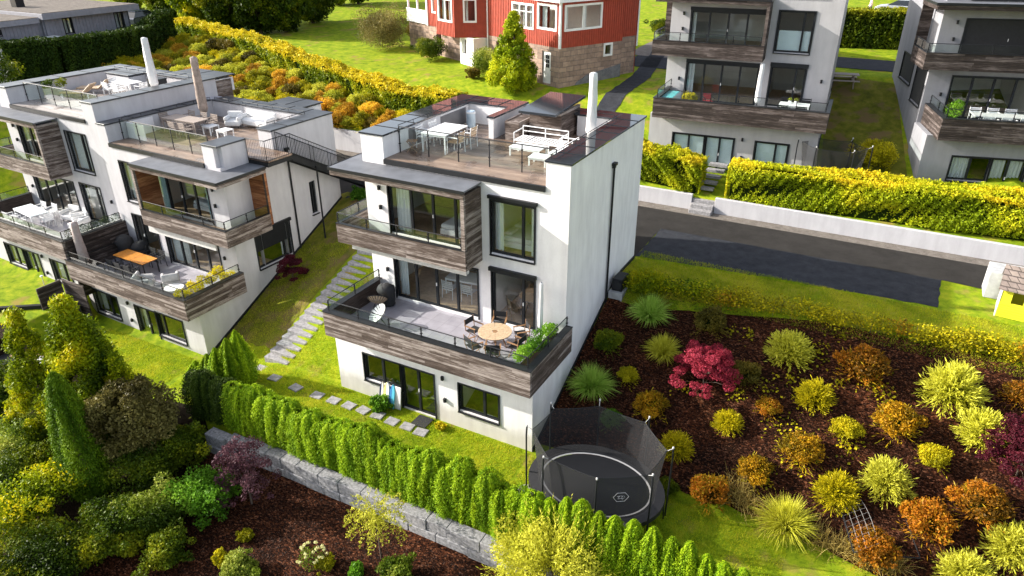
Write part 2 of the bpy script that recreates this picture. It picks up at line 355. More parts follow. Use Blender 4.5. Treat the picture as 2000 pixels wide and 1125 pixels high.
GRAV=m_ground('dark_gravel',[(.3,(.030,.032,.038)),(.7,(.058,.061,.070))],2.5,28,.95,1.,bd=.04)
SHLD=m_ground('brown_gravel',[(.3,(.14,.12,.105)),(.7,(.26,.23,.2))],3.,26,.95,1.,bd=.04)
CHIP=m_chips('bark_mulch')
DIRT=m_ground('garden_soil',[(.3,(.010,.007,.004)),(.7,(.03,.018,.01))],2.,22,.95,.9,bd=.05)
sheet('road',[(-38,13.9),(12.5,14.0),(22,13.0),(22.5,16.5),(-38,16.5)],.02,ASPH)
sheet('gravel_verge',wavy([(-38,16.52),(22.5,16.52),(22.5,17.3),(-38,17.3)],0,3),.012,SHLD)
sheet('gravel_parking',wavy([(0.02,10.3),(5.7,10.85),(12.1,11.25),(12.25,14.3),(0.02,14.3)],.05,.4,3),.016,GRAV)
sheet('garage_forecourt',[(-24,10.2),(.0,10.2),(.0,14.4),(-24,14.4)],.014,ASPH)
sheet('gravel_path',wavy([(-9.5,40),(-8.3,40),(-6.6,31),(-6.2,22.5),(-7.5,22.5),(-7.9,31)],.05,.6,4),.03,GRAV)
sheet('driveway',wavy([(-11,38.1),(3.5,37.2),(4,58),(-11,58)],.05,.8,8),.028,SHLD)
sheet('upper_road',[(-10,34.0),(24,33.0),(24,37),(-10,38)],.03,GRAV)
SLOPE=m_ground('dry_mossy_grass',[(.3,(.07,.085,.012)),(.5,(.15,.155,.016)),(.72,(.26,.22,.04))],1.6,45,patch=((.17,.12,.05),.9,.50))
sheet('dry_slope',wavy([(-17.2,1.2),(-13.7,.9),(-12.9,7.5),(-13.2,11),(-17.2,11)],.12,.5,11),.02,SLOPE)
sheet('upper_lawn',wavy([(6.2,21.3),(10.4,21.5),(8.6,31),(4.7,31.5)],.0,.8,12),.02,SLOPE)
sheet('verge',wavy([(.1,7.3),(5,7.6),(11,8.3),(19,8.6),(19,11.0),(12.3,11.0),(5.7,10.7),(.1,10.2)],.1,.5,13),.008,m_ground('yellow_verge_grass',[(.3,(.13,.15,.010)),(.5,(.30,.29,.018)),(.72,(.42,.36,.05))],1.4,45,patch=((.16,.24,.015),.6,.55)))
sheet('mulch_bed',wavy([(.05,.35),(5,.45),(8.0,.4),(12,-.2),(19,-2.0),(19,8.6),(14.8,8.15),(11.7,8.05),(8.2,7.85),(4.4,7.15),(1.3,6.7),(.05,6.9)],.07,.5,5),.03,CHIP)
sheet('lower_mulch_bed',wavy([(-11.4,-4.57),(6.5,-4.57),(6.5,-16),(-11.4,-16)],.0,.6,6),.03,CHIP)
sheet('soil',[(-11.42,-4.6),(-13.6,-3.4),(-36,-3.2),(-36,-16),(-11.42,-16)],.025,DIRT)
# ------------------------------------------------------------ building parts
def curtain(mb,axis,a0,a1,z0,z1,p,amp=.04,per=.16):
    n=max(4,int((a1-a0)/(per/6))); pts=[(a0+(a1-a0)*k/n,p+amp*math.sin(2*math.pi*(a1-a0)*k/n/per)) for k in range(n+1)]
    P=(lambda a,q,z:(a,q,z)) if axis=='y' else (lambda a,q,z:(q,a,z))
    for (a,qa),(b,qb) in zip(pts[:-1],pts[1:]): mb.quad(P(a,qa,z0),P(b,qb,z0),P(b,qb,z1),P(a,qa,z1))
def window(par,axis,a0,a1,z0,z1,p,inw=1,cuts=(.5,),name='window',cur=(),blind=None,door=False,trim=True,curm=None,rf=None):
    """frame set in an opening of the wall whose outer face is axis=p; inw=+1/-1 points indoors"""
    if a0>a1:a0,a1=a1,a0
    fr=MB(); t=.075; d0,d1=p+inw*.06,p+inw*.15
    B=(lambda A0,A1,q0,q1,Z0,Z1:fr.box(A0,A1,q0,q1,Z0,Z1)) if axis=='y' else (lambda A0,A1,q0,q1,Z0,Z1:fr.box(q0,q1,A0,A1,Z0,Z1))
    B(a0,a0+t,d0,d1,z0,z1); B(a1-t,a1,d0,d1,z0,z1); B(a0+t,a1-t,d0,d1,z1-t,z1); B(a0+t,a1-t,d0,d1,z0,z0+t)
    edges=[a0+t]+[a0+(a1-a0)*c for c in cuts]+[a1-t]
    for e in edges[1:-1]: B(e-.05,e+.05,d0-inw*.004,d1,z0+t,z1-t)
    f=None
    if trim:
        q0,q1=p-inw*.045,p+inw*.058; w=.05
        B(a0-w,a0,q0,q1,z0-w,z1+w); B(a1,a1+w,q0,q1,z0-w,z1+w); B(a0,a1,q0,q1,z1,z1+w)
    f=fr.build(name,rf or FRAME,par)
    if not door:
        s=MB(); q0,q1=p-inw*.09,p+inw*.058
        (s.box(a0-.05,a1+.05,q0,q1,z0-.09,z0-.052) if axis=='y' else s.box(q0,q1,a0-.05,a1+.05,z0-.09,z0-.052)); s.build('sill',DARK,f)
    gp=(d0+d1)/2
    for i in range(len(edges)-1):
        l,r=edges[i]+(.05 if i else 0),edges[i+1]-(.05 if i<len(edges)-2 else 0); g=MB()
        if axis=='y': g.box(l,r,gp-.008,gp+.008,z0+t,z1-t)
        else: g.box(gp-.008,gp+.008,l,r,z0+t,z1-t)
        g.build('pane',GLASS,f)
    if door:
        h=MB(); e=edges[len(edges)//2]; q=d0-inw*.05
        if axis=='y': h.box(e+.0,e+.03,min(q,d0),max(q,d0),z0+.95,z0+1.08)
        else: h.box(min(q,d0),max(q,d0),e,e+.03,z0+.95,z0+1.08)
        h.build('handle',WHITEM,f)
    for (c0,c1) in cur:
        m=MB(); curtain(m,axis,a0+(a1-a0)*c0,a0+(a1-a0)*c1,z0+.02,z1-.02,p+inw*.32); m.build('curtain',curm or CURT,f)
    if blind is not None:
        zb,bm_=blind; m=MB(); q=p+inw*(.155 if bm_ is not DARK and bm_ is not BLACKF else .02)
        q2=q+.01
        (m.box(a0+.02,a1-.02,q,q2,zb,z1-.02) if axis=='y' else m.box(q,q2,a0+.02,a1-.02,zb,z1-.02)); m.build('blind',bm_,f)
    return f
def railing(par,pts,z,h=.42,sp=1.4,mat=None,glass=True,inset=.0,thick=.018,name='railing',gz=.04):
    rl=MB(); P=[(x,y,z+h) for x,y in pts]; rl.path(P,thick,6); r=rl.build(name,DARK,par)
    for a,b in zip(pts[:-1],pts[1:]):
        L=math.dist(a,b); n=max(1,round(L/sp)); ux,uy=(b[0]-a[0])/L,(b[1]-a[1])/L
        for k in range(n+1):
            if k==n and b is not pts[-1]: continue
            x,y=a[0]+(b[0]-a[0])*k/n,a[1]+(b[1]-a[1])*k/n; m=MB(); m.cbox((x,y,z+h/2),(.035,.035,h)); m.cbox((x,y,z+h*.35),(.07,.07,.035)); m.cbox((x,y,z+h*.8),(.06,.06,.03)); m.build('post',DARK,r)
        if glass:
            for k in range(n):
                x0,y0=a[0]+ux*(L*k/n+.04),a[1]+uy*(L*k/n+.04); x1,y1=a[0]+ux*(L*(k+1)/n-.04),a[1]+uy*(L*(k+1)/n-.04)
                nx,ny=-uy*.006,ux*.006; m=MB(); m.prism([(x0-nx,y0-ny),(x1-nx,y1-ny),(x1+nx,y1+ny),(x0+nx,y0+ny)],z+gz,z+h-.03); m.build('glass_panel',RGLASS,r)
    return r
def wall_lamp(par,x,y,z,axis='y',s=-1):
    m=MB(); 
    if axis=='y': m.box(x-.05,x+.05,y+s*.1,y+s*.003,z-.09,z+.09)
    else: m.box(y+s*.003,y+s*.1,x-.05,x+.05,z-.09,z+.09)
    return m.build('wall_lamp',DARK,par,bevel=.01)
def cap(par,x0,x1,y0,y1,z=10.05,mat=None,seams='y',n=6,name='parapet_cap'):
    m=MB(); m.box(x0,x1,y0,y1,z,z+.075); c=m.build(name,mat or (CAPM if par.location[0]==0 else CAPN),par,bevel=.008)
    for k in range(1,n):
        s=MB()
        if seams=='y': q=y0+(y1-y0)*k/n; s.box(x0+.01,x1-.01,q-.012,q+.012,z+.073,z+.092)
        else: q=x0+(x1-x0)*k/n; s.box(q-.012,q+.012,y0+.01,y1-.01,z+.073,z+.092)
        s.build('seam',DARK,c)
    return c
def edge_rail(par,axis,a0,a1,p,z,name='cap_rail'):
    """low safety rail along a parapet cap"""
    m=MB(); P=(lambda a,zz:(a,p,zz)) if axis=='x' else (lambda a,zz:(p,a,zz)); m.tube(P(a0,z+.12),P(a1,z+.12),.014)
    n=max(2,round(abs(a1-a0)/1.1))
    for k in range(n+1): a=a0+(a1-a0)*k/n; m.tube(P(a,z),P(a,z+.12),.012)
    return m.build(name,DARK,par)
WD=8.9
def house(label,loc,yaw,kind,depth=10.07):
    H=thing('terraced_house',label,'house',loc,math.radians(yaw),'white terraced hillside houses')
    mir=(kind=='B'); X=(lambda x:-WD-x) if mir else (lambda x:x)
    def hx(a,b): a,b=X(a),X(b); return (min(a,b),max(a,b))
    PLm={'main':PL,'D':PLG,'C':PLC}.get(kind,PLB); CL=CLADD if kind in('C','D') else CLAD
    # holes: ground, terrace, upper level
    if mir: g1=(-4.98,-3.42,.05,2.05,'door'); g2=(-3.38,-1.42,.85,2.1,'win'); g3=(-8.4,-6.42,.82,2.1,'win')
    else: g1=(-5.70,-4.17,.05,2.03,'door'); g2=(-7.5,-5.74,.84,2.03,'win'); g3=(-3.05,-1.36,.83,2.02,'win')
    t1=hx(-7.65,-3.72); t2=hx(-3.08,-1.28); u1=hx(-7.68,-3.66); u2=hx(-3.09,-1.31)
    m=MB(); m.wall('y',-8.88,0,-1.2,3.0,0,.25,[g1[:4],g2[:4],g3[:4]]); m.build('front_wall',PLm,H)
    m=MB(); m.wall('y',-8.8,0,3.05,9.1,2.64,.25,[(*t1,3.3,5.42),(*t2,3.38,5.5),(*u1,6.2,8.15),(*u2,6.27,8.34)])
    if mir: m.box(-1.01,-.252,2.643,4.25,9.1,10.05); m.quad((-8.8,2.64,9.1),(-8.06,2.64,9.1),(-8.06,2.64,10.05),(-8.8,2.64,10.05))
    else: m.quad((-8.8,2.64,9.1),(-7.76,2.64,9.1),(-7.76,2.64,10.05),(-8.8,2.64,10.05)); m.quad((-.91,2.64,9.1),(0,2.64,9.1),(0,2.64,10.05),(-.91,2.64,10.05))
    m.build('front_wall',PLm,H)
    # side walls (with B's and D's side windows)
    sh=[]
    if kind=='B': sh=[(3.85,6.1,3.62,5.42),(7.82,8.24,5.2,6.95)]
    shd=[(2.95,4.9,3.75,5.7),(5.7,8.3,4.35,5.72)] if kind=='D' else []
    m=MB(); m.wall('x',.25,2.64,-1.2,3.0,0,-.25); 
    if kind=='B':
        m.wall('x',2.64,2.89,-1.2,3.05,0,-.25); m.wall('x',2.89,4.25,-1.2,10.05,0,-.25,[(3.85,4.25,3.62,5.42)]); m.wall('x',4.25,5.85,-1.2,9.12,0,-.25,[(4.25,5.85,3.62,5.42)]); m.wall('x',5.85,depth-.25,-1.2,10.05,0,-.25,[(5.85,6.1,3.62,5.42),(7.82,8.24,5.2,6.95)])
    else: m.wall('x',2.64,2.89,-1.2,3.05,0,-.25); m.wall('x',2.89,depth-.25,-1.2,10.05,0,-.25,sh); m.wall('x',2.645,2.89,9.1,10.05,0,-.25)
    m.build('side_wall',PLm,H)
    m=MB(); m.wall('x',.25,2.64,-1.2,3.0,-8.88,.25); m.wall('x',2.64,2.89,-1.2,3.05,-8.8,.25); m.wall('x',2.89,depth-.25,-1.2,10.05,-8.8,.25,[h for h in shd if h[0]>2.89]); m.wall('x',2.645,2.89,9.1,10.05,-8.8,.25); m.build('side_wall',PLm,H)
    m=MB(); m.wall('y',-8.8,0,1.,10.05,depth,-.2499); m.build('rear_wall',PLm,H)
    # rooms
    for (z0,z1,y0,y1) in ((.0,2.85,.26,6.),(3.2,5.75,2.9,8.2),(6.12,9.0,2.9,7.2)):
        m=MB(); m.box(-8.6,-.27,y0,y1,z0-.06,z0); m.build('floor',INF,H)
        m=MB(); m.quad((-8.6,y1,z0),(-.27,y1,z0),(-.27,y1,z1),(-8.6,y1,z1)); m.box(-8.6,-.27,y0,y1,z1,z1+.05)
        xm=(g1[0]+g3[1])/2 if mir and y0<1 else (X(-3.4)); m.box(xm-.06,xm+.06,y0+.3,y1-.02,z0,z1-.01); m.build('interior_wall',INW,H)
    # windows
    bl=None; cw={}
    if kind=='C': bl=(1.0,BLIND)
    for g in (g1,g2,g3):
        z0,z1=g[2],g[3]; dr=g[4]=='door'
        cu=() ; 
        if kind in('B',): cu=((.02,.2),(.8,.98)) if g is g3 else ((.0,.25),) if dr else ()
        if kind=='main' and not dr: cu=((.9,.99),)
        if kind in('D','A') : cu=((.05,.45),(.55,.95)) if dr else ((.0,.5),)
        window(H,'y',g[0],g[1],z0,z1,0,1,(.5,) if dr or (g is g2 and kind!='B') else ((.62,) if g is g3 else (.22,)),'glass_door' if dr else 'window',cu,(z0+.08,BLIND) if kind=='C' else None,dr)
    window(H,'y',*t1,3.3,5.42,2.64,1,(.25,.5,.75),'glass_door',((.0,.1),) if kind in('main','C') else (((.0,.3),) if kind=='B' else ()),None,True)
    window(H,'y',*t2,3.38,5.5,2.64,1,(.72,) if not mir else (.3,),'glass_door',(),None,True)
    if kind=='D': window(H,'y',*u1,6.2,8.15,2.64,1,(.25,.5,.75),'glass_door',(),(6.25,BLACKF),True)
    else: window(H,'y',*u1,6.2,8.15,2.64,1,(.25,.5,.75),'glass_door',((.03,.2),) if kind=='main' else (((.02,.2),(.86,.98)) if kind=='B' else ((.0,.06),)),None,True,curm=CURTB if kind=='B' else CURT)
    window(H,'y',*u2,6.27,8.34,2.64,1,(.72,),'window',((.02,.2),(.84,.97)) if kind=='main' else ((.0,.72),) if kind in('A','B') else (),(7.2,BLIND) if False else None,False)
    if kind=='C':
        m=MB(); m.box(u2[0]+.1,u2[1]-.1,2.84,2.85,6.35,7.35); m.build('frosted_film',BLIND,H)
    if kind=='main': # roller shutter boxes over the two right hand windows
        MB().box(-3.18,-1.2,2.52,2.638,8.42,8.55).build('shutter_box',DARK,H,bevel=.01); MB().box(-3.18,-1.2,2.5,2.638,5.56,5.72).build('shutter_box',DARK,H,bevel=.01)
    if kind=='C':
        [MB().box(*q).build('shutter_box',FRAME,H) for q in ((-3.15,-1.2,2.54,2.638,5.52,5.72),(-7.75,-3.7,2.55,2.638,8.2,8.36),(-7.7,-3.7,2.55,2.638,5.45,5.6))]
    if kind=='B':
        window(H,'x',3.85,6.1,3.62,5.42,0,-1,(.8,),'window',((.8,.95),),(4.5,DARK),False)
        m=MB(); m.box(.003,.12,3.75,6.2,5.44,5.6); m.build('shutter_box',DARK,H)
        window(H,'x',7.82,8.24,5.2,6.95,0,-1,(.5,),'window',(),None,False,False)
    if kind=='D':
        for h in shd: window(H,'x',*h,-8.8,1,(),'window',(),(h[2]+.03,BLACKF),False)
    # terrace
    m=MB(); m.box(-8.47,.16,-.65,2.638,3.0,3.2); m.build('terrace_floor',TILE,H)
    m=MB(); m.box(-8.58,.27,-.76,2.3,2.955,2.998); m.build('soffit',PLm,H)
    m=MB(); m.boards('y',-8.6,.29,2.96,4.0,-.78,.11); m.boards('x',-.665,2.62,2.96,4.0,.29,-.11); m.boards('x',-.665,2.62,2.96,4.0,-8.6,.11); fa=m.build('terrace_fascia',CL,H)
    m=MB(); m.box(-8.63,.32,-.81,-.52,4.003,4.03); m.box(.05,.32,-.518,2.60,4.003,4.03); m.box(-8.63,-8.34,-.518,2.60,4.003,4.03); m.build('fascia_cap',DARK,H)
    m=MB(); m.box(-8.488,.178,-.668,-.655,3.2,4.0); m.box(.165,.178,-.65,2.6,3.2,4.0); m.box(-8.488,-8.475,-.65,2.6,3.2,4.0); m.build('parapet_lining',CL,H)
    railing(H,[(-8.42,2.5),(-8.42,-.62),(.12,-.62),(.12,2.5)],4.03,.42,1.42)
    # upper bay with wrap-around balcony
    ox=-9.45; ix=-3.49; yb=1.44; yw=4.1
    if mir: ox=-9.98; ix=-4.03
    a0,a1=hx(ox,ix); o_=X(ox); i_=X(ix); sg=1 if mir else -1    # sg: outward direction of the wrapped end
    m=MB(); m.box(a0+.12,a1-.12,yb+.12,2.638,5.9,6.1); w0,w1=sorted((X(-8.9),o_-sg*.12)); m.box(w0,w1,2.642,yw,5.9,6.1); m.build('balcony_floor',DECK,H)
    m=MB(); m.boards('y',a0,a1,5.87,6.67,yb,.11); m.boards('x',yb+.115,yw,5.87,6.67,o_,-sg*.11)
    fb=m.build('balcony_fascia',CL,H)
    m=MB(); m.box(a0+.11,a1-.15,yb+.115,2.6,5.88,5.898); m.build('soffit',PLm,H)
    # closed end of the bay
    m=MB(); m.boards('x',yb+.115,2.636,5.87,8.78,i_,sg*.15); m.box(min(i_,i_+sg*.15),max(i_,i_+sg*.15),yb+.0,yb+.11,6.672,8.78,.8); m.build('bay_side_panel',CL,H)
    m=MB(); c0,c1=sorted((X(-8.9),o_)); m.boards('y',c0,c1,6.1,8.78,yw,.12); m.build('bay_end_panel',CLADR if mir else CL,H)
    if mir: m=MB(); m.boards('x',yb+.12,2.636,6.1,8.78,i_+.16,.02); m.build('bay_lining',CLADR,H)
    m=MB(); m.box(a0-.03,a1+.03,yb-.05,2.64,8.90,8.96); q0,q1=sorted((X(-8.8),o_+sg*.05)); m.box(q0,q1,2.641,yw+.15,8.90,8.96); m.build('canopy',CAPR,H)
    m=MB(); m.boards('y',a0-.0,a1+.0,8.66,8.897,yb-.02,.1,.12); m.boards('x',yb+.085,yw+.12,8.66,8.897,o_+sg*.02,-sg*.1,.12); m.build('canopy_edge',CL,H)
    m=MB(); m.box(a0-.05,a1+.05,yb-.075,yb-.052,8.86,8.975); 
    m.box(*sorted((o_+sg*.055,o_+sg*.075)),yb-.05,yw+.15,8.86,8.975); m.build('flashing',DARK,H)
    m=MB(); m.box(a0+.1,a1-.16,yb+.1,2.6,8.74,8.76); m.build('canopy_soffit',PLm if not mir else CLADR,H)
    if mir:
        m=MB(); m.box(o_-sg*.13,o_-sg*.01,yw-.01,yw+.14,6.1,8.66); m.build('corner_post',CL,H)
    m=MB(); m.box(a0-.02,a1+.02,yb-.02,yb+.14,6.672,6.69); m.box(*sorted((o_+sg*.02,o_-sg*.14)),yb+.141,yw,6.672,6.69); m.build('fascia_cap',DARK,H)
    ro=o_-sg*.06; railing(H,[(i_+sg*.2,yb+.06),(ro,yb+.06),(ro,yw-.05)],6.69,.42,1.5)
    for (lx,ly,lz) in ((-3.75,0,2.05),(-3.69,0,1.07),(-8.1,2.64,8.0),(-8.1,2.64,7.2),(-8.02,2.64,4.5),(-.45,2.64,4.9)):
        if kind=='main' and lx>-1: continue
        wall_lamp(H,X(lx) if ly>0 or not mir else -5.5,ly,lz)
    # downpipe
    if kind in('main','B'):
        y0=6.6; m=MB(); zb=max(.3,Tz(loc[0],loc[1]+y0)-loc[2]-.2); m.tube((.07,y0,8.9),(.07,y0,zb),.045,8); m.build('downpipe',DARK,H)
        m=MB(); m.box(.003,.16,y0-.13,y0+.13,8.98,9.1); m.box(.003,.12,y0-.08,y0+.08,8.88,8.98); m.build('rain_hopper',DARK,H,bevel=.012)
    # roof slab and deck
    m=MB(); m.box(-8.54,-.26,2.9,depth-.26,9.0,9.1); m.build('roof_slab',CAPR,H)
    l0,l1=(-7.76,-.91) if not mir else (-8.05,-.26)
    m=MB(); m.box(l0+.002,l1-.002,2.68,depth-.3,9.12,9.2)
    if mir: m.box(l1,1.28,4.30,5.80,9.12,9.2)
    m.build('roof_deck',DECK if kind in('main','B') else DECKG,H)
    m=MB(); m.box(l0+.003,(l1 if not mir else -1.02)-.003,2.575,2.677,9.0,9.19); m.build('deck_edge',DARK,H)
    # plinth strip at the foot of the side wall
    m=MB()
    for k in range(12):
        ya,yb2=depth*k/12,depth*(k+1)/12; za=Tz(loc[0],loc[1]+ya)-loc[2]; zb=Tz(loc[0],loc[1]+yb2)-loc[2]
        m.add([(.003,ya,za-.5),(.05,ya,za-.5),(.05,yb2,zb-.5),(.003,yb2,zb-.5),(.003,ya,za+.14),(.05,ya,za+.14),(.05,yb2,zb+.14),(.003,yb2,zb+.14)],[(0,3,2,1),(4,5,6,7),(0,1,5,4),(1,2,6,5),(2,3,7,6),(3,0,4,7)])
    m.build('plinth',DARK,H)
    return H
def parapet_box(H,x0,x1,y0,y1,z0=9.1,z1=10.05,mat=None):
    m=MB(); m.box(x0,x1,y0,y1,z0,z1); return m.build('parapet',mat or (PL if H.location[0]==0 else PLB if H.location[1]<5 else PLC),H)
# ---- the house in the middle
HM=house('white cubic house in the middle, with white dining table on its roof deck',(0,0,0),0,'main')
parapet_box(HM,-8.54,-7.76,2.643,8.86,9.105); parapet_box(HM,-8.54,-5.45,8.9,9.81,9.105)
parapet_box(HM,-5.66,-5.43,7.0,8.897,9.1); parapet_box(HM,-2.6,-.91,9.1,9.81,9.105); parapet_box(HM,-.91,-.255,2.643,9.81,9.105)
GP=plain('recess_shade_grey',(.16,.155,.16),.6); MB().box(-7.755,-7.735,6.6,8.6,9.25,9.95).build('recess_shade_panel',GP,HM); MB().box(-7.755,-7.735,4.3,5.1,9.25,9.95).build('recess_shade_panel',GP,HM)  # flat dark panels painting the shade of recesses in the parapet's inner face
cap(HM,-8.86,-7.7,2.6,8.84,n=6); cap(HM,-8.86,-5.39,8.845,10.12,seams='x',n=4); cap(HM,-5.72,-5.37,6.94,8.842,n=1); cap(HM,-.96,.06,2.6,10.12,n=7); cap(HM,-4.2,-.97,9.05,10.12,seams='x',n=3)
edge_rail(HM,'y',3.7,8.7,-7.78,10.13); edge_rail(HM,'y',2.9,9.0,-.86,10.13); edge_rail(HM,'x',-7.7,-5.5,8.92,10.13); edge_rail(HM,'x',-3.3,-1.,9.12,10.13)
m=MB(); m.boards('y',-4.15,-2.75,9.2,10.38,7.75,.12); m.boards('x',7.87,9.7,9.2,10.38,-2.75,-.12); m.boards('x',7.87,9.7,9.2,10.38,-4.15,.12); m.build('stairhouse_cladding',CLAD,HM)
m=MB(); m.add([(-4.25,6.95,10.42),(-2.6,6.95,10.42),(-2.6,9.9,10.62),(-4.25,9.9,10.62),(-4.25,6.95,10.52),(-2.6,6.95,10.52),(-2.6,9.9,10.72),(-4.25,9.9,10.72)],[(0,3,2,1),(4,5,6,7),(0,1,5,4),(1,2,6,5),(2,3,7,6),(3,0,4,7)]); m.build('stairhouse_roof',CAPM,HM,bevel=.01)
m=MB(); m.boards('y',-4.98,-4.32,9.2,9.98,7.15,.05); m.boards('x',7.2,8.6,9.2,9.98,-4.98,.05); m.boards('x',7.2,8.6,9.2,9.98,-4.32,-.05); m.box(-4.92,-4.38,7.21,8.6,9.9,9.95,.3); m.build('wooden_chimney_box',CLAD,HM)
railing(HM,[(-7.7,3.62),(-1.0,3.62)],9.2,1.02,1.34,gz=.12,thick=.022)
# ---- neighbours
HB=house('white house with black outside stair and orange wood table on its terrace',(-17.31,.18,-1.77),-1.57,'B')
parapet_box(HB,-8.54,-8.05,2.643,9.81,9.105); parapet_box(HB,-8.04,-.255,9.1,9.81,9.105); parapet_box(HB,-.91,-.255,5.85,9.08,9.105); parapet_box(HB,-.255,-.0,4.252,4.262,9.12)
cap(HB,-1.06,.05,2.6,4.28,n=1); cap(HB,-.96,.05,5.8,9.04,n=3); cap(HB,-8.0,.05,9.045,10.12,seams='x',n=6); cap(HB,-8.75,-8.0,2.6,9.04,n=4)
edge_rail(HB,'x',-7.8,-1.,9.12,10.13); edge_rail(HB,'y',5.9,9.,-.86,10.13); edge_rail(HB,'y',3.6,9.,-8.04,10.13)
railing(HB,[(-7.95,3.4),(-1.5,3.4)],9.2,1.02,1.4,gz=.12,thick=.022)
m=MB(); m.box(-4.6,-2.2,9.95,11.6,9.3,10.0); m.build('rear_parapet',PL,HB); cap(HB,-4.7,-2.1,10.125,11.7,n=2,seams='x')
m=MB(); m.box(-7.95,-6.6,3.7,3.75,9.21,10.0); m.box(-7.95,-7.9,3.75,5.2,9.21,10.0); m.build('storage_cabinet',PL,HB)
HA=house('white house at the left edge with clipped box balls on its terrace',(-26.11,.48,-.82),-1.96,'A')
parapet_box(HA,-8.54,-7.76,2.643,9.81,9.105); parapet_box(HA,-7.755,-.255,9.1,9.81,9.105); parapet_box(HA,-.91,-.255,2.643,9.08,9.105)
parapet_box(HA,-7.0,-4.9,8.0,9.08,9.2,10.0)
cap(HA,-.96,.06,2.6,9.04,n=4); cap(HA,-8.86,.06,9.045,10.12,seams='x',n=7); cap(HA,-8.86,-7.7,2.6,9.04,n=4); cap(HA,-7.05,-4.85,7.95,9.04,n=2)
edge_rail(HA,'x',-7.8,-1.,9.12,10.13)
railing(HA,[(-7.7,3.6),(-1.0,3.6)],9.2,1.02,1.34,gz=.12,thick=.022)
m=MB(); m.boards('x',-.6,2.6,.9,4.0,.31,.1); m.build('privacy_wall',CLADD,HA)
m=MB(); m.boards('x',9.9,11.2,8.3,9.9,-.05,-.1); m.boards('y',-2,-.05,8.3,9.9,9.95+.13,.1); m.build('rear_cladding',CLAD,HA)
m=MB(); m.box(-3.5,-.1,10.125,11.4,9.2,9.95); m.build('rear_parapet',PL,HA); cap(HA,-3.6,.0,10.125,11.5,n=2,seams='x')
HC=house('shaded white house above the road hedge with frosted white ground floor windows',(5.74,21.25,4.68),3.87,'C')
HD=house('shadowed white house at the top right corner with black blinds and dark cladding',(19.21,24.33,4.77),13.88,'D')
for h in (HC,HD):
    parapet_box(h,-8.54,-7.76,2.643,9.81,9.105); parapet_box(h,-.91,-.255,2.643,9.81,9.105); cap(h,-8.86,-7.7,2.6,10.1,n=3); cap(h,-.96,.06,2.6,10.1,n=3)
# second canopy plane visible over house D
# ------------------------------------------------------------ foliage
def unit(a): return a/np.maximum(1e-9,np.linalg.norm(a,axis=1,keepdims=True))
def leaf_quads(P,Nn,size,asp=.55,k=1.,rng=RNG,up=None,fold=0):
    """small leaf faces at P, roughly facing Nn (k = how strictly)"""
    n=len(P); r=unit(rng.normal(size=(n,3))); nn=unit(Nn*k+r); 
    a=rng.normal(size=(n,3)) if up is None else np.tile(np.array(up,float),(n,1))+rng.normal(size=(n,3))*.35
    u=unit(np.cross(nn,a)); v=np.cross(nn,u); s=(size*rng.uniform(.6,1.3,n))[:,None]
    V=np.stack([P-v*s,P+u*s*asp,P+v*s,P-u*s*asp],1).reshape(-1,3); Fc=np.arange(4*n).reshape(-1,4); return V,Fc
def merge(parts):
    Vs,Fs,Ts=[],[],[]; o=0
    for V,Fc,t in parts: Vs.append(V);Fs.append(Fc+o);Ts.append(t);o+=len(V)
    return np.concatenate(Vs),np.concatenate(Fs),np.concatenate(Ts)
def lump(P,seed,fr=1.5):
    """smooth pseudo noise 0..1 over space, for colour groups and gaps"""
    r=np.random.default_rng(seed); v=np.zeros(len(P))
    for i in range(5):
        d=r.normal(size=3)*fr*(1+.6*i); v+=np.sin(P@d+r.uniform(0,6.28))/(1+.4*i)
    return np.clip(.5+v/4.2,0,1)
def ball_pts(n,rad,rng,shell=.55,flat=1.,bottom=-1.):
    d=unit(rng.normal(size=(n,3))); 
    if bottom>-1: d=d[d[:,2]>bottom]
    r=(shell+(1-shell)*rng.random(len(d))**.6)[:,None]; P=d*r*rad; P[:,2]*=flat; return P,d
def crown(clumps,dens,size,seed,asp=.55,shell=.6,k=.8,tbase=.2,tvar=.5,flat=.85,dark=None):
    rng=np.random.default_rng(seed); Vs=[]
    for (c,r) in clumps:
        n=int(dens*r*r); P,d=ball_pts(n,r,rng,shell,flat); P*=(1+.28*(lump(P+np.array(c),seed+9,4/r)-.5))[:,None]; P=P+np.array(c)
        V,Fc=leaf_quads(P,d+np.array([0,0,.3]),size,asp,k,rng)
        t=np.clip(tbase+tvar*lump(P,seed,1.1)+.35*rng.random(len(P))-.1+rng.uniform(-.12,.12),0,1); Vs.append((V,Fc,t))
    return merge(Vs)
def clumps(n,rx,rz,z0,r0,r1,seed,taper=0.,p=.5):
    """n leaf clumps spread through an ellipsoid crown (taper narrows the top)"""
    rng=np.random.default_rng(seed); out=[]
    for i in range(n):
        a=rng.uniform(0,6.283); h=(i+.5)/n; zz=z0+h*2*rz; w=math.sqrt(max(.02,1-(2*h-1)**2)); 
        if taper: w=min(1,(1-h)*1.15+.06)*min(1,(h+.12)*4)
        rr=rx*w*(rng.uniform(.25,1)**p); out.append(((rr*math.cos(a),rr*math.sin(a),zz),rng.uniform(r0,r1)*(.55+.45*w)))
    return out
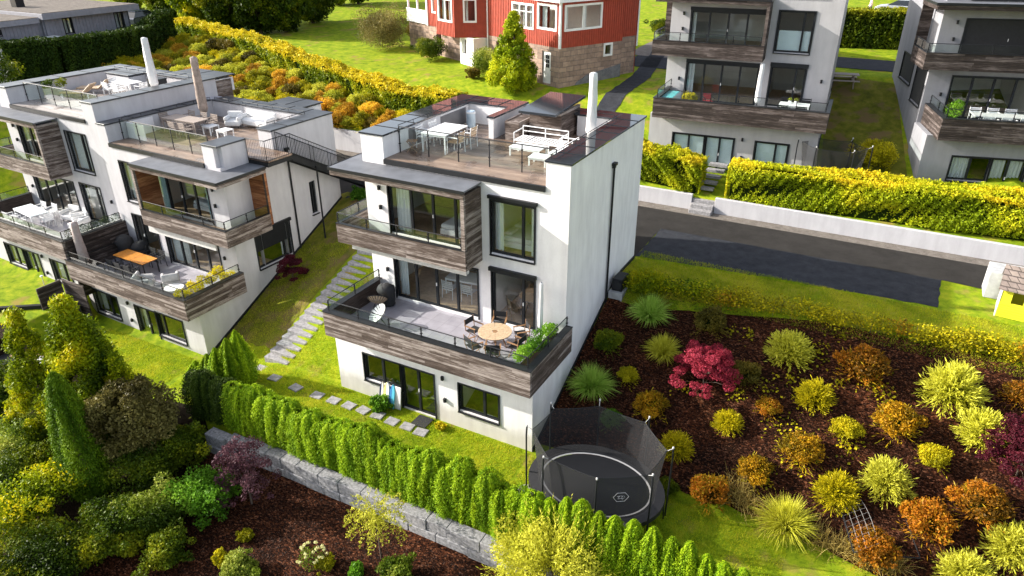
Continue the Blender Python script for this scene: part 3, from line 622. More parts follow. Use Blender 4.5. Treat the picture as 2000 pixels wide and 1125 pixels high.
def trunk_mb(h,r,cl=(),seed=0,bend=.1):
    rnd=random.Random(seed); m=MB(); pts=[Vector((0,0,-.15))]
    for k in range(1,5): pts.append(Vector((rnd.uniform(-bend,bend)*k/2,rnd.uniform(-bend,bend)*k/2,h*k/4)))
    for k in range(4): m.tube(pts[k],pts[k+1],r*(1-.17*k),7,r*(1-.17*(k+1)))
    for (c,rr) in cl:
        z=min(h*.98,max(h*.25,c[2]*.6)); t=z/h*4; i=min(3,int(t)); p=pts[i].lerp(pts[i+1],t-i); q=p.lerp(Vector(c),.5)+Vector((0,0,.1)); 
        m.tube(p,q,r*.38,5,r*.25); m.tube(q,c,r*.25,5,r*.08)
    return m
def blades(n,L,seed,spread=.9,w=.012,droop=.6,base=.12,upr=.5):
    """grassy fountain of narrow arching blades (three segments each)"""
    rng=np.random.default_rng(seed); a=rng.uniform(0,6.283,n); e=upr+(1-upr)*rng.random(n)**.8; 
    el=np.radians(18+70*e*spread+ (1-spread)*60); l=L*rng.uniform(.55,1.08,n); b=rng.normal(size=(n,2))*base
    d=np.stack([np.cos(a)*np.cos(el),np.sin(a)*np.cos(el),np.sin(el)],1); s=np.stack([-np.sin(a),np.cos(a),0*a],1)
    P0=np.stack([b[:,0],b[:,1],0*a],1); pts=[P0]; ww=[w,w,w*.7,.0015]
    for i in (1,2,3):
        dd=unit(d-np.array([0,0,1.])*(droop*(i-1)*.45)*np.cos(el)[:,None]); pts.append(pts[-1]+dd*(l/3)[:,None])
    Vs=[];T_=[]
    tw=rng.uniform(0,6.28,n)
    s2=np.cos(tw)[:,None]*s+np.sin(tw)[:,None]*np.array([0,0,1.])
    for i in range(3): Vs.append(np.stack([pts[i]-s2*ww[i],pts[i]+s2*ww[i],pts[i+1]+s2*ww[i+1],pts[i+1]-s2*ww[i+1]],1)); T_.append(np.clip(.2*i+.6*rng.random(n)*.8,0,1))
    V=np.stack(Vs,1).reshape(-1,3); t=np.stack(T_,1).ravel(); return V,np.arange(len(V)).reshape(-1,4),t
def spiky_shrub(seed,L,n=420,leafn=10):
    """shrub of radiating feathery twigs, each carrying narrow leaves"""
    rng=np.random.default_rng(seed); d=unit(rng.normal(size=(n,3))+np.array([0,0,.35])); d=d[d[:,2]>-.25]; m=len(d)
    l=L*rng.uniform(.75,1.12,m); parts=[]
    for j in range(leafn):
        f=.25+.75*(j+.5)/leafn; P=d*(l*f)[:,None]; P[:,2]-=.16*L*f*f*(1-d[:,2]); P[:,2]+=L*.28
        dd=unit(d+rng.normal(size=(m,3))*.42); side=unit(np.cross(dd,rng.normal(size=(m,3)))); s=.062*rng.uniform(.7,1.3,m)[:,None]
        V=np.stack([P,P+dd*s+side*.013,P+dd*s*2,P+dd*s-side*.013],1).reshape(-1,3)
        parts.append((V,np.arange(4*m).reshape(-1,4),np.clip(f*.65+.4*rng.random(m)-.1,0,1)))
    return merge(parts)
def thuja(seed,h,r,n,pt=.5,size=.055):
    """upright conifer: fluted column of vertical fronds"""
    rng=np.random.default_rng(seed); z=rng.random(n)**.9*h; a=rng.uniform(0,6.283,n); zz=z/h
    prof=np.minimum(1,(1-zz)**pt*1.25+.02)*np.minimum(1,.72+zz*2.5)
    Q=np.stack([np.cos(a),np.sin(a),z*.35],1); fl=1+.12*np.sin(a*5+seed)+.55*(lump(Q,seed,4.)-.5)+.10*rng.normal(size=n)
    rr=r*prof*fl*rng.uniform(.8,1.04,n); P=np.stack([rr*np.cos(a),rr*np.sin(a),z],1); d=np.stack([np.cos(a),np.sin(a),.25+.9*zz],1)
    V,Fc=leaf_quads(P,unit(d),size,.42,1.0,rng,up=(0,0,1)); t=np.clip(.12+.14*np.sin(a*5+seed)+.4*lump(Q,seed,4.)+.35*rng.random(n)+.2*zz,0,1); return V,Fc,t
L_THUJA=m_leaf('thuja_green',[(.025,.065,.004),(.11,.22,.008),(.26,.38,.014)],.25,.6)
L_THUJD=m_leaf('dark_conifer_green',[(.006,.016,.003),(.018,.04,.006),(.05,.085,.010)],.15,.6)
L_BEECH=m_leaf('beech_hedge_leaves',[(.07,.12,.006),(.19,.26,.010),(.36,.40,.018),(.55,.46,.03)],.35)
L_BEECHG=m_leaf('green_beech_leaves',[(.03,.06,.004),(.12,.18,.008),(.32,.35,.014),(.55,.48,.03)],.3)
L_TREEG=m_leaf('tree_green',[(.010,.022,.003),(.032,.062,.005),(.095,.135,.009),(.24,.25,.015)],.3)
L_TREEY=m_leaf('yellow_green_tree',[(.02,.045,.003),(.10,.155,.005),(.26,.31,.008),(.55,.46,.015)],.35)
L_FRESH=m_leaf('fresh_green_leaves',[(.03,.09,.01),(.09,.22,.02),(.2,.36,.05)],.35)
L_OLIVE=m_leaf('olive_brown_leaves',[(.035,.035,.008),(.10,.085,.018),(.19,.14,.03)],.25)
L_ORNG=m_leaf('autumn_orange_leaves',[(.08,.065,.006),(.24,.14,.010),(.40,.22,.014),(.30,.28,.018),(.50,.22,.02)],.3)
L_RUST=m_leaf('rust_red_leaves',[(.06,.035,.006),(.20,.09,.010),(.34,.12,.014),(.22,.17,.014),(.36,.20,.02)],.3)
L_YELL=m_leaf('yellow_leaves',[(.10,.11,.006),(.30,.29,.012),(.58,.50,.02)],.35)
L_LIME=m_leaf('lime_yellow_leaves',[(.16,.19,.02),(.38,.40,.05),(.62,.60,.14)],.35)
L_GRASS=m_leaf('fresh_grass_blades',[(.10,.20,.03),(.22,.38,.08),(.42,.55,.20)],.35)
L_STRAW=m_leaf('straw_grass',[(.20,.15,.06),(.38,.30,.14),(.55,.46,.26)],.3)
L_PINK=m_leaf('crimson_maple_leaves',[(.12,.012,.02),(.36,.035,.06),(.62,.11,.16)],.35,gain=(1,1,1))
L_WINE=m_leaf('wine_red_leaves',[(.03,.006,.010),(.09,.012,.022),(.20,.03,.045)],.3,gain=(1,1,1))
L_PURP=m_leaf('purple_leaves',[(.05,.018,.026),(.14,.06,.075),(.36,.20,.22)],.3,gain=(1,1,1))
L_SERV=m_leaf('grey_brown_leaves',[(.05,.045,.02),(.13,.12,.055),(.24,.22,.12)],.25)
L_VAR=m_leaf('pale_variegated_leaves',[(.03,.06,.008),(.12,.18,.02),(.40,.44,.14)],.35)
L_PETAL=m_leaf('white_petals',[(.5,.5,.35),(.75,.73,.62)],.3); L_PPET=m_leaf('pink_petals',[(.35,.12,.14),(.6,.3,.32)],.3)
L_CON=m_leaf('slim_conifer_green',[(.015,.04,.004),(.05,.11,.006),(.13,.21,.010)],.2,.6)
CORE=plain('dark_shade_core',(.012,.020,.004),.95,0,.3,5,spec=0)  # near-black core inside foliage, its colour standing for shade between the leaves
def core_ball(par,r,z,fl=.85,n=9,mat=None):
    m=MB(); m.lathe([(r*math.sin(math.pi*k/6),z-r*fl*math.cos(math.pi*k/6)) for k in range(0,7)],n); return m.build('twigs',mat or CORE,par)  # solid dark core lump, not real twigs
PROTO={}
def proto_round(mat,r,seed,leaf=.036,dens=4300,fl=.85):
    """round shrub with uneven outline: many small clumps over a looser middle, stray shoots"""
    rng=np.random.default_rng(seed+500); cl=[((0,0,r*.8),r*.78)]
    for i in range(26):
        d=unit(rng.normal(size=(1,3)))[0]; d[2]=abs(d[2])*1.0-.25; q=r*rng.uniform(.55,.92); cl.append(((d[0]*q,d[1]*q,r*.75+d[2]*q*.85),r*rng.uniform(.18,.36)))
    V,Fc,t=crown(cl,dens,leaf,seed,.55,.5,.5,.0,.75,fl)
    V2,F2,t2=spiky_shrub(seed+77,r*1.08,110,7); t2=np.clip(t2*.6+.3,0,1)
    return merge([(V,Fc,t),(V2,F2,t2)])
def place_plant(name,cat,label,loc,key,maker,mat,rz=0,sc=1.,group=None,core=None,trunk=None):
    """first use builds foliage mesh, later uses share it"""
    k=(key,mat.name)
    if k not in PROTO:
        V,Fc,t=maker(); o=np_mesh('foliage',V,Fc,t,mat); me=o.data; bpy.data.objects.remove(o); PROTO[k]=me
        if core: c=core_ball(None,*core); PROTO[(k,'core')]=c.data; bpy.data.objects.remove(c)
        if trunk: c=trunk().build('trunk',BARK); PROTO[(k,'trunk')]=c.data; bpy.data.objects.remove(c)
    th=thing(name,label,cat,loc,rz,group); th.scale=(sc,)*3 if np.isscalar(sc) else sc
    o=bpy.data.objects.new('foliage' if not trunk else 'crown',PROTO[k]); link(o,th)
    if (k,'core') in PROTO: link(bpy.data.objects.new('twigs',PROTO[(k,'core')]),th)
    if (k,'trunk') in PROTO: link(bpy.data.objects.new('trunk',PROTO[(k,'trunk')]),th)
    return th
# ---- thuja row on the retaining wall
ONES=['','first','second','third','fourth','fifth','sixth','seventh','eighth','ninth','tenth','eleventh','twelfth','thirteenth','fourteenth','fifteenth','sixteenth','seventeenth','eighteenth','nineteenth']
def ordinal(n):
    if n<20: return ONES[n]
    t=n//10; return ['','','twenti','thirti','forti','fifti','sixti','seventi'][t]+'eth' if n%10==0 else ['','','twenty','thirty','forty','fifty','sixty','seventy'][t]+' '+ONES[n%10]
rr=random.Random(11); xx=-12.9; i=0
while xx<10.8:
    h=2.0+rr.uniform(-.2,.22); v=i%6; yy=-3.75+rr.uniform(-.05,.05); w=rr.uniform(1.25,1.5)
    if xx<-11.2: lab,mt='dark shaded conifer','T1'  # left end of the row: shade put into the colour by darker leaves
    elif xx<2.2: lab,mt='bright green flat topped conifer','T2'
    else: lab,mt='bright green pointed conifer','T3'; h*=1.1 if xx<7 else 1.0
    pt=.22 if mt!='T3' else .58
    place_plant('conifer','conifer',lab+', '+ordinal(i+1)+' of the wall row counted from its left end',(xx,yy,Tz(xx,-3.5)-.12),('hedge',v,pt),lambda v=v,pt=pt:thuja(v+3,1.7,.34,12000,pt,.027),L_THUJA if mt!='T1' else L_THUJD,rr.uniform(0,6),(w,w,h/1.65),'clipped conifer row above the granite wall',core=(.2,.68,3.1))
    xx+=rr.uniform(.46,.6); i+=1
# conifer clump on the lawn of the neighbour
for j,(u,v,h,lab) in enumerate([(392,745,1.2,'smallest conifer, leftmost of the clump on the lawn'),(418,750,1.6,'second conifer from the left in the lawn clump'),(436,752,1.9,'middle conifer of the dense clump on the lawn'),(460,748,2.2,'second conifer from the right, twin tip of the lawn clump'),(478,738,2.35,'tallest rightmost conifer of the clump beside the stone stairs')]):
    p=hit(u,v+10); place_plant('conifer','conifer',lab,p,('clump',j),lambda j=j:thuja(j+50,1.7,.34,12000,.8,.03),L_THUJA,j*1.3,(1.7,1.7,h/1.55),'conifer clump on the left lawn')
# ---- retaining wall of granite blocks
RW=thing('retaining_wall','curved low wall of rough grey granite blocks below the conifer row','stone wall')
rr=random.Random(5)
for row,(z0,z1,yo) in enumerate([(-1.3,-.96,-4.62),(-.955,-.53,-4.58),(-.525,-.08,-4.53)]):
    x=-11.5-row*.02
    while x<6.3:
        w=rr.uniform(.7,1.25); m=MB(); bm_y=.25*max(0,(-9.5-x)/2)
        m.box(x+.004,x+w-.004,yo-rr.uniform(0,.04)-bm_y,-4.1-bm_y,z0,z1-.008)
        o=m.build('block',STONE,RW,bevel=.02); x+=w
# ---- conifers and hedges farther back
def hedge_obj(name,label,cat,pts,w,h,mat,leaf,n,seed,lean=0,core=True,bumpy=.12,topt=.35):
    """clipped hedge following pts on the ground; leaves over its front, top, back and ends"""
    rng=np.random.default_rng(seed); th=thing(name,label,cat)
    P=np.array(pts,float); seg=np.linalg.norm(np.diff(P,axis=0),axis=1); cum=np.concatenate([[0],np.cumsum(seg)]); Lg=cum[-1]
    def at_s(s): return np.stack([np.interp(s,cum,P[:,0]),np.interp(s,cum,P[:,1])],1)
    s=rng.uniform(0,Lg,n); q=at_s(s); q2=at_s(np.clip(s+.05,0,Lg)); q1=at_s(np.clip(s-.05,0,Lg)); dr=unit(np.concatenate([q2-q1,np.zeros((n,1))],1)); nr=np.stack([dr[:,1],-dr[:,0],0*s],1)
    per=2*h+w; c=rng.uniform(0,per,n); a=np.where(c<h,w/2,np.where(c<h+w,w/2-(c-h),-w/2)); zz=np.where(c<h,c,np.where(c<h+w,h,per-c))
    nn=np.where((c<h)[:,None],nr,np.where((c<h+w)[:,None],np.array([0,0,1.]),-nr))
    en=np.minimum(s,Lg-s); a=a*np.clip(.65+en*.9,0,1)
    base=T(q[:,0],q[:,1]); X=np.stack([q[:,0]+nr[:,0]*a,q[:,1]+nr[:,1]*a,base+zz],1)
    X+=nn*((lump(X,seed,2.2)-.5)*2*bumpy+rng.normal(size=n)*.05-.04)[:,None]
    e=rng.random(n)<.05; k=rng.integers(0,2,n); 
    qe=np.where(k[:,None]==0,P[0],P[-1]); ae=rng.uniform(-w/2,w/2,n); ze=rng.uniform(0,h,n)
    Xe=np.stack([qe[:,0]+nr[:,0]*ae,qe[:,1]+nr[:,1]*ae,T(qe[:,0],qe[:,1])+ze],1); X[e]=Xe[e]
    V,Fc=leaf_quads(X,nn+np.array([0,0,.25]),leaf,.6,.8,rng)
    t=np.clip(.05+.5*lump(X,seed+2,1.6)+.3*rng.random(n)+topt*np.clip((zz-h*.75)/(h*.25),0,1),0,1)
    np_mesh('foliage',V,Fc,t,mat,th)
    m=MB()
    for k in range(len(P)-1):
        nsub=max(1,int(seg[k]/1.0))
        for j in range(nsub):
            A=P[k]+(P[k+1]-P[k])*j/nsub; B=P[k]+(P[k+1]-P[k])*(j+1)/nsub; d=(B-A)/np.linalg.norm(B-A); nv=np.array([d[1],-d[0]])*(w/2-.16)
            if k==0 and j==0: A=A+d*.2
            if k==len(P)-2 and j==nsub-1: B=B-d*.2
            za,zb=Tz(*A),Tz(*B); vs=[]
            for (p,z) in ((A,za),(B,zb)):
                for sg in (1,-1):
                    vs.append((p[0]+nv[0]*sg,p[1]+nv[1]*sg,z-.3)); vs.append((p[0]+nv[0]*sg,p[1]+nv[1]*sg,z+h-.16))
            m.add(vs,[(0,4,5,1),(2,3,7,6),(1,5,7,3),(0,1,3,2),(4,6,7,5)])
    m.build('twigs',CORE,th); return th  # dark core box filling the hedge as inner shade, not real twigs
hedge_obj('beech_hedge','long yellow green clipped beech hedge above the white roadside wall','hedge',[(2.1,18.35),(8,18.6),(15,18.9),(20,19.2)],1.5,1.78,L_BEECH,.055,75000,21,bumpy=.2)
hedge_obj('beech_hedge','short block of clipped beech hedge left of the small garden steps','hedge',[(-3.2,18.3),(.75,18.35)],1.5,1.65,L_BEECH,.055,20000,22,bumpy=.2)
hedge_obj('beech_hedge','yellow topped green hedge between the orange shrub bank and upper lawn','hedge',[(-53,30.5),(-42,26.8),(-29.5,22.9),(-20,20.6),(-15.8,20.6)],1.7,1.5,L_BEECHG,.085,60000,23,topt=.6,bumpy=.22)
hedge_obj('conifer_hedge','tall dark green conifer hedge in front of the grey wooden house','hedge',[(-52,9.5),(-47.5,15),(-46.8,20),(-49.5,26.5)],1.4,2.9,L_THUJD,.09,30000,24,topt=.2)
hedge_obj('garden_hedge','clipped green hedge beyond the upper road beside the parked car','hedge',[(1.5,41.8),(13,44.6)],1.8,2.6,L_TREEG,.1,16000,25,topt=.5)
# ---- white roadside wall and steps
def follow_wall(name,label,x0,x1,y,h,th_,mat,capm=None,zb=3.4):
    mat=PLB; m=MB(); m.box(x0,x1,y,y+th_,zb,zb+h)
    o=m.build(name,mat,bevel=.01); tag(o,label,'wall'); return o
follow_wall('roadside_wall','long low white rendered wall between road and beech hedge, right of house',1.75,24,17.3,1.12,.22,PL)
follow_wall('roadside_wall','low white rendered wall stretch behind the middle house, below the orange shrubs',-24.5,-4.2,17.3,1.7,.22,PL); follow_wall('roadside_wall','short low white wall stretch under the hedge block beside the garden steps',-4.19,.55,17.3,1.12,.22,PL)
GS=thing('garden_steps','small flight of stone steps through the gap in the white roadside wall','steps',(1.15,16.75,3.72))
for k in range(3):
    m=MB(); m.box(-.58,.58,.0+.3*k,.75+.3*k,-.1+.2*k+(0 if k==0 else .003),.14+.2*k+.05); m.build('step',STONEL,GS,bevel=.02)
for k in range(5):
    m=MB(); p0=1.35+.62*k; m.box(-.75+.02*k,.25+.02*k,p0,p0+.36,.96+.14*k-.1,.99+.15*k); m.build('step',STONEL,GS,bevel=.015)
# ---- stone stairs beside the house and the stepping stones
ST=thing('stone_stairs','long flight of grey granite steps climbing the slope between the two houses','stairs')
rr=random.Random(3)
for k in range(19):
    f=k/18; x=-12.75+.75*f; y=.15+6.4*f; z=Tz(-12.2,y)+.06
    m=MB(); w=1.4+rr.uniform(-.05,.05); m.box(x-w/2,x+w/2,y,y+.40,z-.3,z+.05); m.build('step',STONEL,ST,bevel=.02)
ords=['first','second','third','fourth','fifth','sixth','seventh','eighth','ninth','tenth']
for k,(u,v) in enumerate([(510,720),(537,739),(578,758),(620,773),(652,783),(682,793),(710,802),(738,812),(766,824),(796,834),(822,845)]):
    p=hit(u,v); m=MB(); a=rr.uniform(-.15,.15); M_=Matrix.Rotation(a,3,'Z'); m.cbox((0,0,0),(.52,.42,.07),M_); 
    o=m.build('stepping_stone',STONEL,None,bevel=.015,loc=(p[0],p[1],p[2]+.02)); tag(o,(ords[k] if k<10 else 'last')+' stepping stone in the grass path, counting from the stone stairs','stepping stone','stepping stones to the garden door')
# ---- shrubs of the mulch bed
def bed(name,cat,label,u,v,rpx,kind,mat,seed,grp):
    p=hit(u,v+rpx*.75); dist=np.linalg.norm(p-CAM)*1.02; r=rpx*1.02/F_PX*dist
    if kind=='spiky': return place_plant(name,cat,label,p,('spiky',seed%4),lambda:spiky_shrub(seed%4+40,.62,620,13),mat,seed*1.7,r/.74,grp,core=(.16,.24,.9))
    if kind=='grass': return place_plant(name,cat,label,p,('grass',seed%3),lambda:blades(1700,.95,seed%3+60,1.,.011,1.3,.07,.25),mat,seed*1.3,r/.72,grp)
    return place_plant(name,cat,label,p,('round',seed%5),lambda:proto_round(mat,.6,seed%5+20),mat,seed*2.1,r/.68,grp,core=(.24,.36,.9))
G1='ornamental grasses in the bark bed'; G2='round clipped shrubs in the bark bed'; G3='feathery shrubs in the bark bed'
for args in [
 ('ornamental_grass','grass plant','tall pale green grass clump nearest the road end of the side wall',1268,597,38,'grass',L_GRASS,0,G1),
 ('ornamental_grass','grass plant','fresh green arching grass clump against the white side wall near the trampoline',1155,735,43,'grass',L_GRASS,1,G1),
 ('ornamental_grass','grass plant','yellow green grass clump touching the left side of the crimson maple',1293,672,34,'grass',L_LIME,2,G1),
 ('round_shrub','shrub','grey green rounded shrub against the side wall above the arching grass',1188,660,34,'round',L_TREEG,3,G2),
 ('round_shrub','shrub','small golden olive shrub left of the crimson maple',1227,728,24,'round',L_YELL,4,G2),
 ('round_shrub','shrub','olive orange rounded shrub below the small golden shrub',1270,782,37,'round',L_ORNG,5,G2),
 ('round_shrub','shrub','dull brown green shrub just behind the crimson maple',1383,622,38,'round',L_OLIVE,6,G2),
 ('round_shrub','shrub','olive brown shrub directly right of the crimson maple',1453,725,36,'round',L_OLIVE,7,G2),
 ('feathery_shrub','shrub','pale yellow green feathery shrub in the upper middle of the bed',1538,665,45,'spiky',L_LIME,8,G3),
 ('feathery_shrub','shrub','bright yellow feathery shrub below the pale feathery one',1588,757,38,'spiky',L_YELL,9,G3),
 ('round_shrub','shrub','large brown orange shrub between two yellow feathery shrubs near the upper edge',1680,705,48,'round',L_RUST,10,G2),
 ('feathery_shrub','shrub','largest pale yellow feathery shrub near the upper right edge',1855,738,55,'spiky',L_LIME,11,G3),
 ('feathery_shrub','shrub','small bright yellow feathery shrub below the crimson maple',1420,812,30,'spiky',L_YELL,12,G3),
 ('round_shrub','shrub','small rusty shrub right of the small yellow feathery shrub',1498,790,25,'round',L_RUST,13,G2),
 ('feathery_shrub','shrub','olive yellow feathery shrub right behind the trampoline net',1320,857,35,'spiky',L_YELL,14,G3),
 ('round_shrub','shrub','orange and green round shrub in the centre of the bed',1560,868,42,'round',L_ORNG,15,G2),
 ('round_shrub','shrub','large olive orange shrub below the big pale feathery shrub',1748,815,44,'round',L_ORNG,16,G2),
 ('round_shrub','shrub','small golden shrub between two larger orange shrubs',1648,833,30,'round',L_YELL,17,G2),
 ('round_shrub','shrub','small golden shrub below right of the large olive orange shrub',1820,887,30,'round',L_YELL,18,G2),
 ('feathery_shrub','shrub','yellow feathery shrub left of the small lone golden shrub',1727,917,46,'spiky',L_LIME,19,G3),
 ('round_shrub','shrub','bright orange shrub left in the lower middle of the bed',1472,910,36,'round',L_ORNG,20,G2),
 ('feathery_shrub','shrub','yellow feathery shrub in the lower middle, above the fallen net',1630,943,42,'spiky',L_YELL,21,G3),
 ('round_shrub','shrub','dark olive orange shrub at the lower edge beside the lawn strip',1385,950,42,'round',L_RUST,22,G2),
 ('ornamental_grass','grass plant','arching straw yellow grass clump at the edge of the lower lawn strip',1530,1000,50,'grass',L_LIME,23,G1),
 ('round_shrub','shrub','orange red shrub right of the fallen net',1805,1010,47,'round',L_RUST,24,G2),
 ('round_shrub','shrub','brown orange shrub at the lower right, below the wine red maple',1905,975,48,'round',L_RUST,25,G2),
 ('round_shrub','shrub','brown shrub growing through the fallen net',1700,1062,44,'round',L_RUST,26,G2),
 ('feathery_shrub','shrub','green yellow feathery shrub touching the right edge of the photo',1975,1050,46,'spiky',L_LIME,27,G3),
 ('feathery_shrub','shrub','yellow feathery shrub at the bottom edge on the right',1880,1103,46,'spiky',L_LIME,28,G3),
 ('feathery_shrub','shrub','fresh green feathery shrub left of the wine red maple',1915,825,44,'spiky',L_LIME,29,G3),
 ('round_shrub','shrub','small rust shrub at the right edge above the wine red maple',1985,765,28,'round',L_RUST,30,G2),
 ('round_shrub','shrub','small green shrub glimpsed through the trampoline net',1195,812,26,'round',L_FRESH,31,G2),
 ('round_shrub','shrub','low green shrub right of the trampoline',1300,945,24,'round',L_TREEG,32,G2),
 ('round_shrub','shrub','leafy yellow green bush by the corner of the side wall at the parking',1262,545,40,'round',L_TREEY,33,G2),
]: bed(*args)
# japanese maples
def layered(seed,L,H,n,dens,size,mat,name,label,loc,rz=0,tr=.03,group=None,flat=.45,cat='tree'):
    rng=np.random.default_rng(seed); cl=[]
    for i in range(n):
        a=rng.uniform(0,6.28); h=rng.uniform(.25,1); rr_=L*math.sqrt(rng.random())*(1.05-.6*h*h); cl.append(((rr_*math.cos(a),rr_*math.sin(a),H*h),L*rng.uniform(.13,.36)*(1 if n<60 else .62)))
    V,Fc,t=crown(cl,dens,size,seed,.5,.5,.9,.1,.55,flat); th=thing(name,label,cat,loc,rz,group); np_mesh('crown',V,Fc,t,mat,th)
    trunk_mb(H*.7,tr,cl[:16],seed,.06).build('trunk',BARK,th); return th
p=hit(1372,768); layered(71,1.3,2.0,120,4200,.036,L_PINK,'japanese_maple','crimson pink maple with layered branches in the bark bed',p)
p=hit(1985,930); layered(72,1.3,1.9,110,4200,.036,L_WINE,'japanese_maple','wine red maple cut by the right edge of the photo',p)
p=hit(574,552); layered(73,.75,1.3,40,7000,.04,L_WINE,'japanese_maple','dark wine red maple on the slope beside the left house side wall',p,0,.02)
p=hit(492,985); layered(74,1.15,2.7,95,1700,.045,L_PURP,'purple_plum_tree','loose purple leaved tree in front of the granite wall',p,0,.04,flat=.8)
# ------------------------------------------------------------ trees and shrubs by photo position
def top_h(p,v_tip):
    """height above p whose top shows at photo row v_tip"""
    lo,hi=0,25
    for _ in range(30):
        m=(lo+hi)/2; d=np.array([p[0],p[1],p[2]+m])-CAM; v=562.5-F_PX*(d@VU)/(d@VF)
        if v>v_tip: lo=m
        else: hi=m
    return lo
def base_of(ut,vt,vb): return hit(ut+(vb-vt)*(1017-ut)/(3417-vt),vb)
def rad(p,px): return px/F_PX*np.linalg.norm(np.array(p)-CAM)
def tree(name,cat,label,p,h,r,mat,seed,ncl=26,dens=1300,leaf=.075,z0=.25,taper=0.,tr=.09,group=None,flat=.9,shell=.25,asp=.55):
    cl=clumps(int(ncl*2.6),r*.88,h*(1-z0)/2*.93,h*z0,r*.12,r*.33,seed,taper,.4); V,Fc,t=crown(cl,dens,leaf,seed,asp,shell,.7,.0,.7,flat)
    th=thing(name,label,cat,p,0,group); np_mesh('crown',V,Fc,t,mat,th); trunk_mb(h*.85,tr,[c for c in cl if c[0][2]<h*.8][:22],seed,.05*h*.3).build('trunk',BARK,th); return th
p=base_of(115,568,850); h=top_h(p,566); tree('hornbeam_tree','tree','largest bright yellow green upright tree left of the lawn',p,h,2.0,L_TREEY,101,95,1700,.062,.06,.8,.13)
p=base_of(20,590,850); h=top_h(p,590); tree('hornbeam_tree','tree','yellow green upright tree cut by the left edge of the photo',p,h,1.5,L_TREEY,102,60,1700,.062,.06,.8,.12)
p=base_of(215,680,850); h=top_h(p,680); tree('hornbeam_shrub','tree','lower leafy yellow green growth right of the largest upright tree',p,h,1.2,L_TREEY,103,26,1800,.055,.06,.6,.06)
p=base_of(105,732,960); h=top_h(p,728); V,Fc,t=thuja(31,h,.72,30000,.55,.05); th=thing('columnar_conifer','slender dark green conifer standing in front of the big yellow green trees','tree',p); np_mesh('crown',V,Fc,t,L_CON,th); trunk_mb(h*.8,.1).build('trunk',BARK,th)
p=base_of(235,735,900); h=top_h(p,735); tree('serviceberry_tree','tree','broad grey brown leaved tree between slim conifer and conifer row',p,h*.95,1.6,L_SERV,104,46,1500,.06,.2,0,.07)
def shrub(name,label,u,v,rpx,mat,seed,cat='shrub',leaf=.05,hf=1.,dens=2400,group=None):
    p=hit(u,v+rpx*.7); r=rad(p,rpx); cl=[((r*.55*math.cos(a)*(.4+.6*((i*7+seed)%5)/4),r*.55*math.sin(a)*(.4+.6*((i*3+seed)%5)/4),r*hf*(.45+.5*((i*5+seed)%7)/6)),r*(.34+.2*((i+seed)%3)/2)) for i,a in enumerate(np.linspace(0,18,13))]
    rg=np.random.default_rng(seed); cl=cl+[((c[0]+rg.normal()*r*.3,c[1]+rg.normal()*r*.3,max(.1,c[2]+rg.normal()*r*.22)),q*rg.uniform(.3,.6)) for c,q in cl for _ in (0,1)]
    V,Fc,t=crown(cl,dens/max(.3,r),leaf,seed,.55,.4,.5,.0,.8,.85); th=thing(name,label,cat,p,0,group); np_mesh('foliage',V,Fc,t,mat,th)
    trunk_mb(r*hf*.8,.02,cl[:8],seed,.02).build('twigs',BARK,th); return th
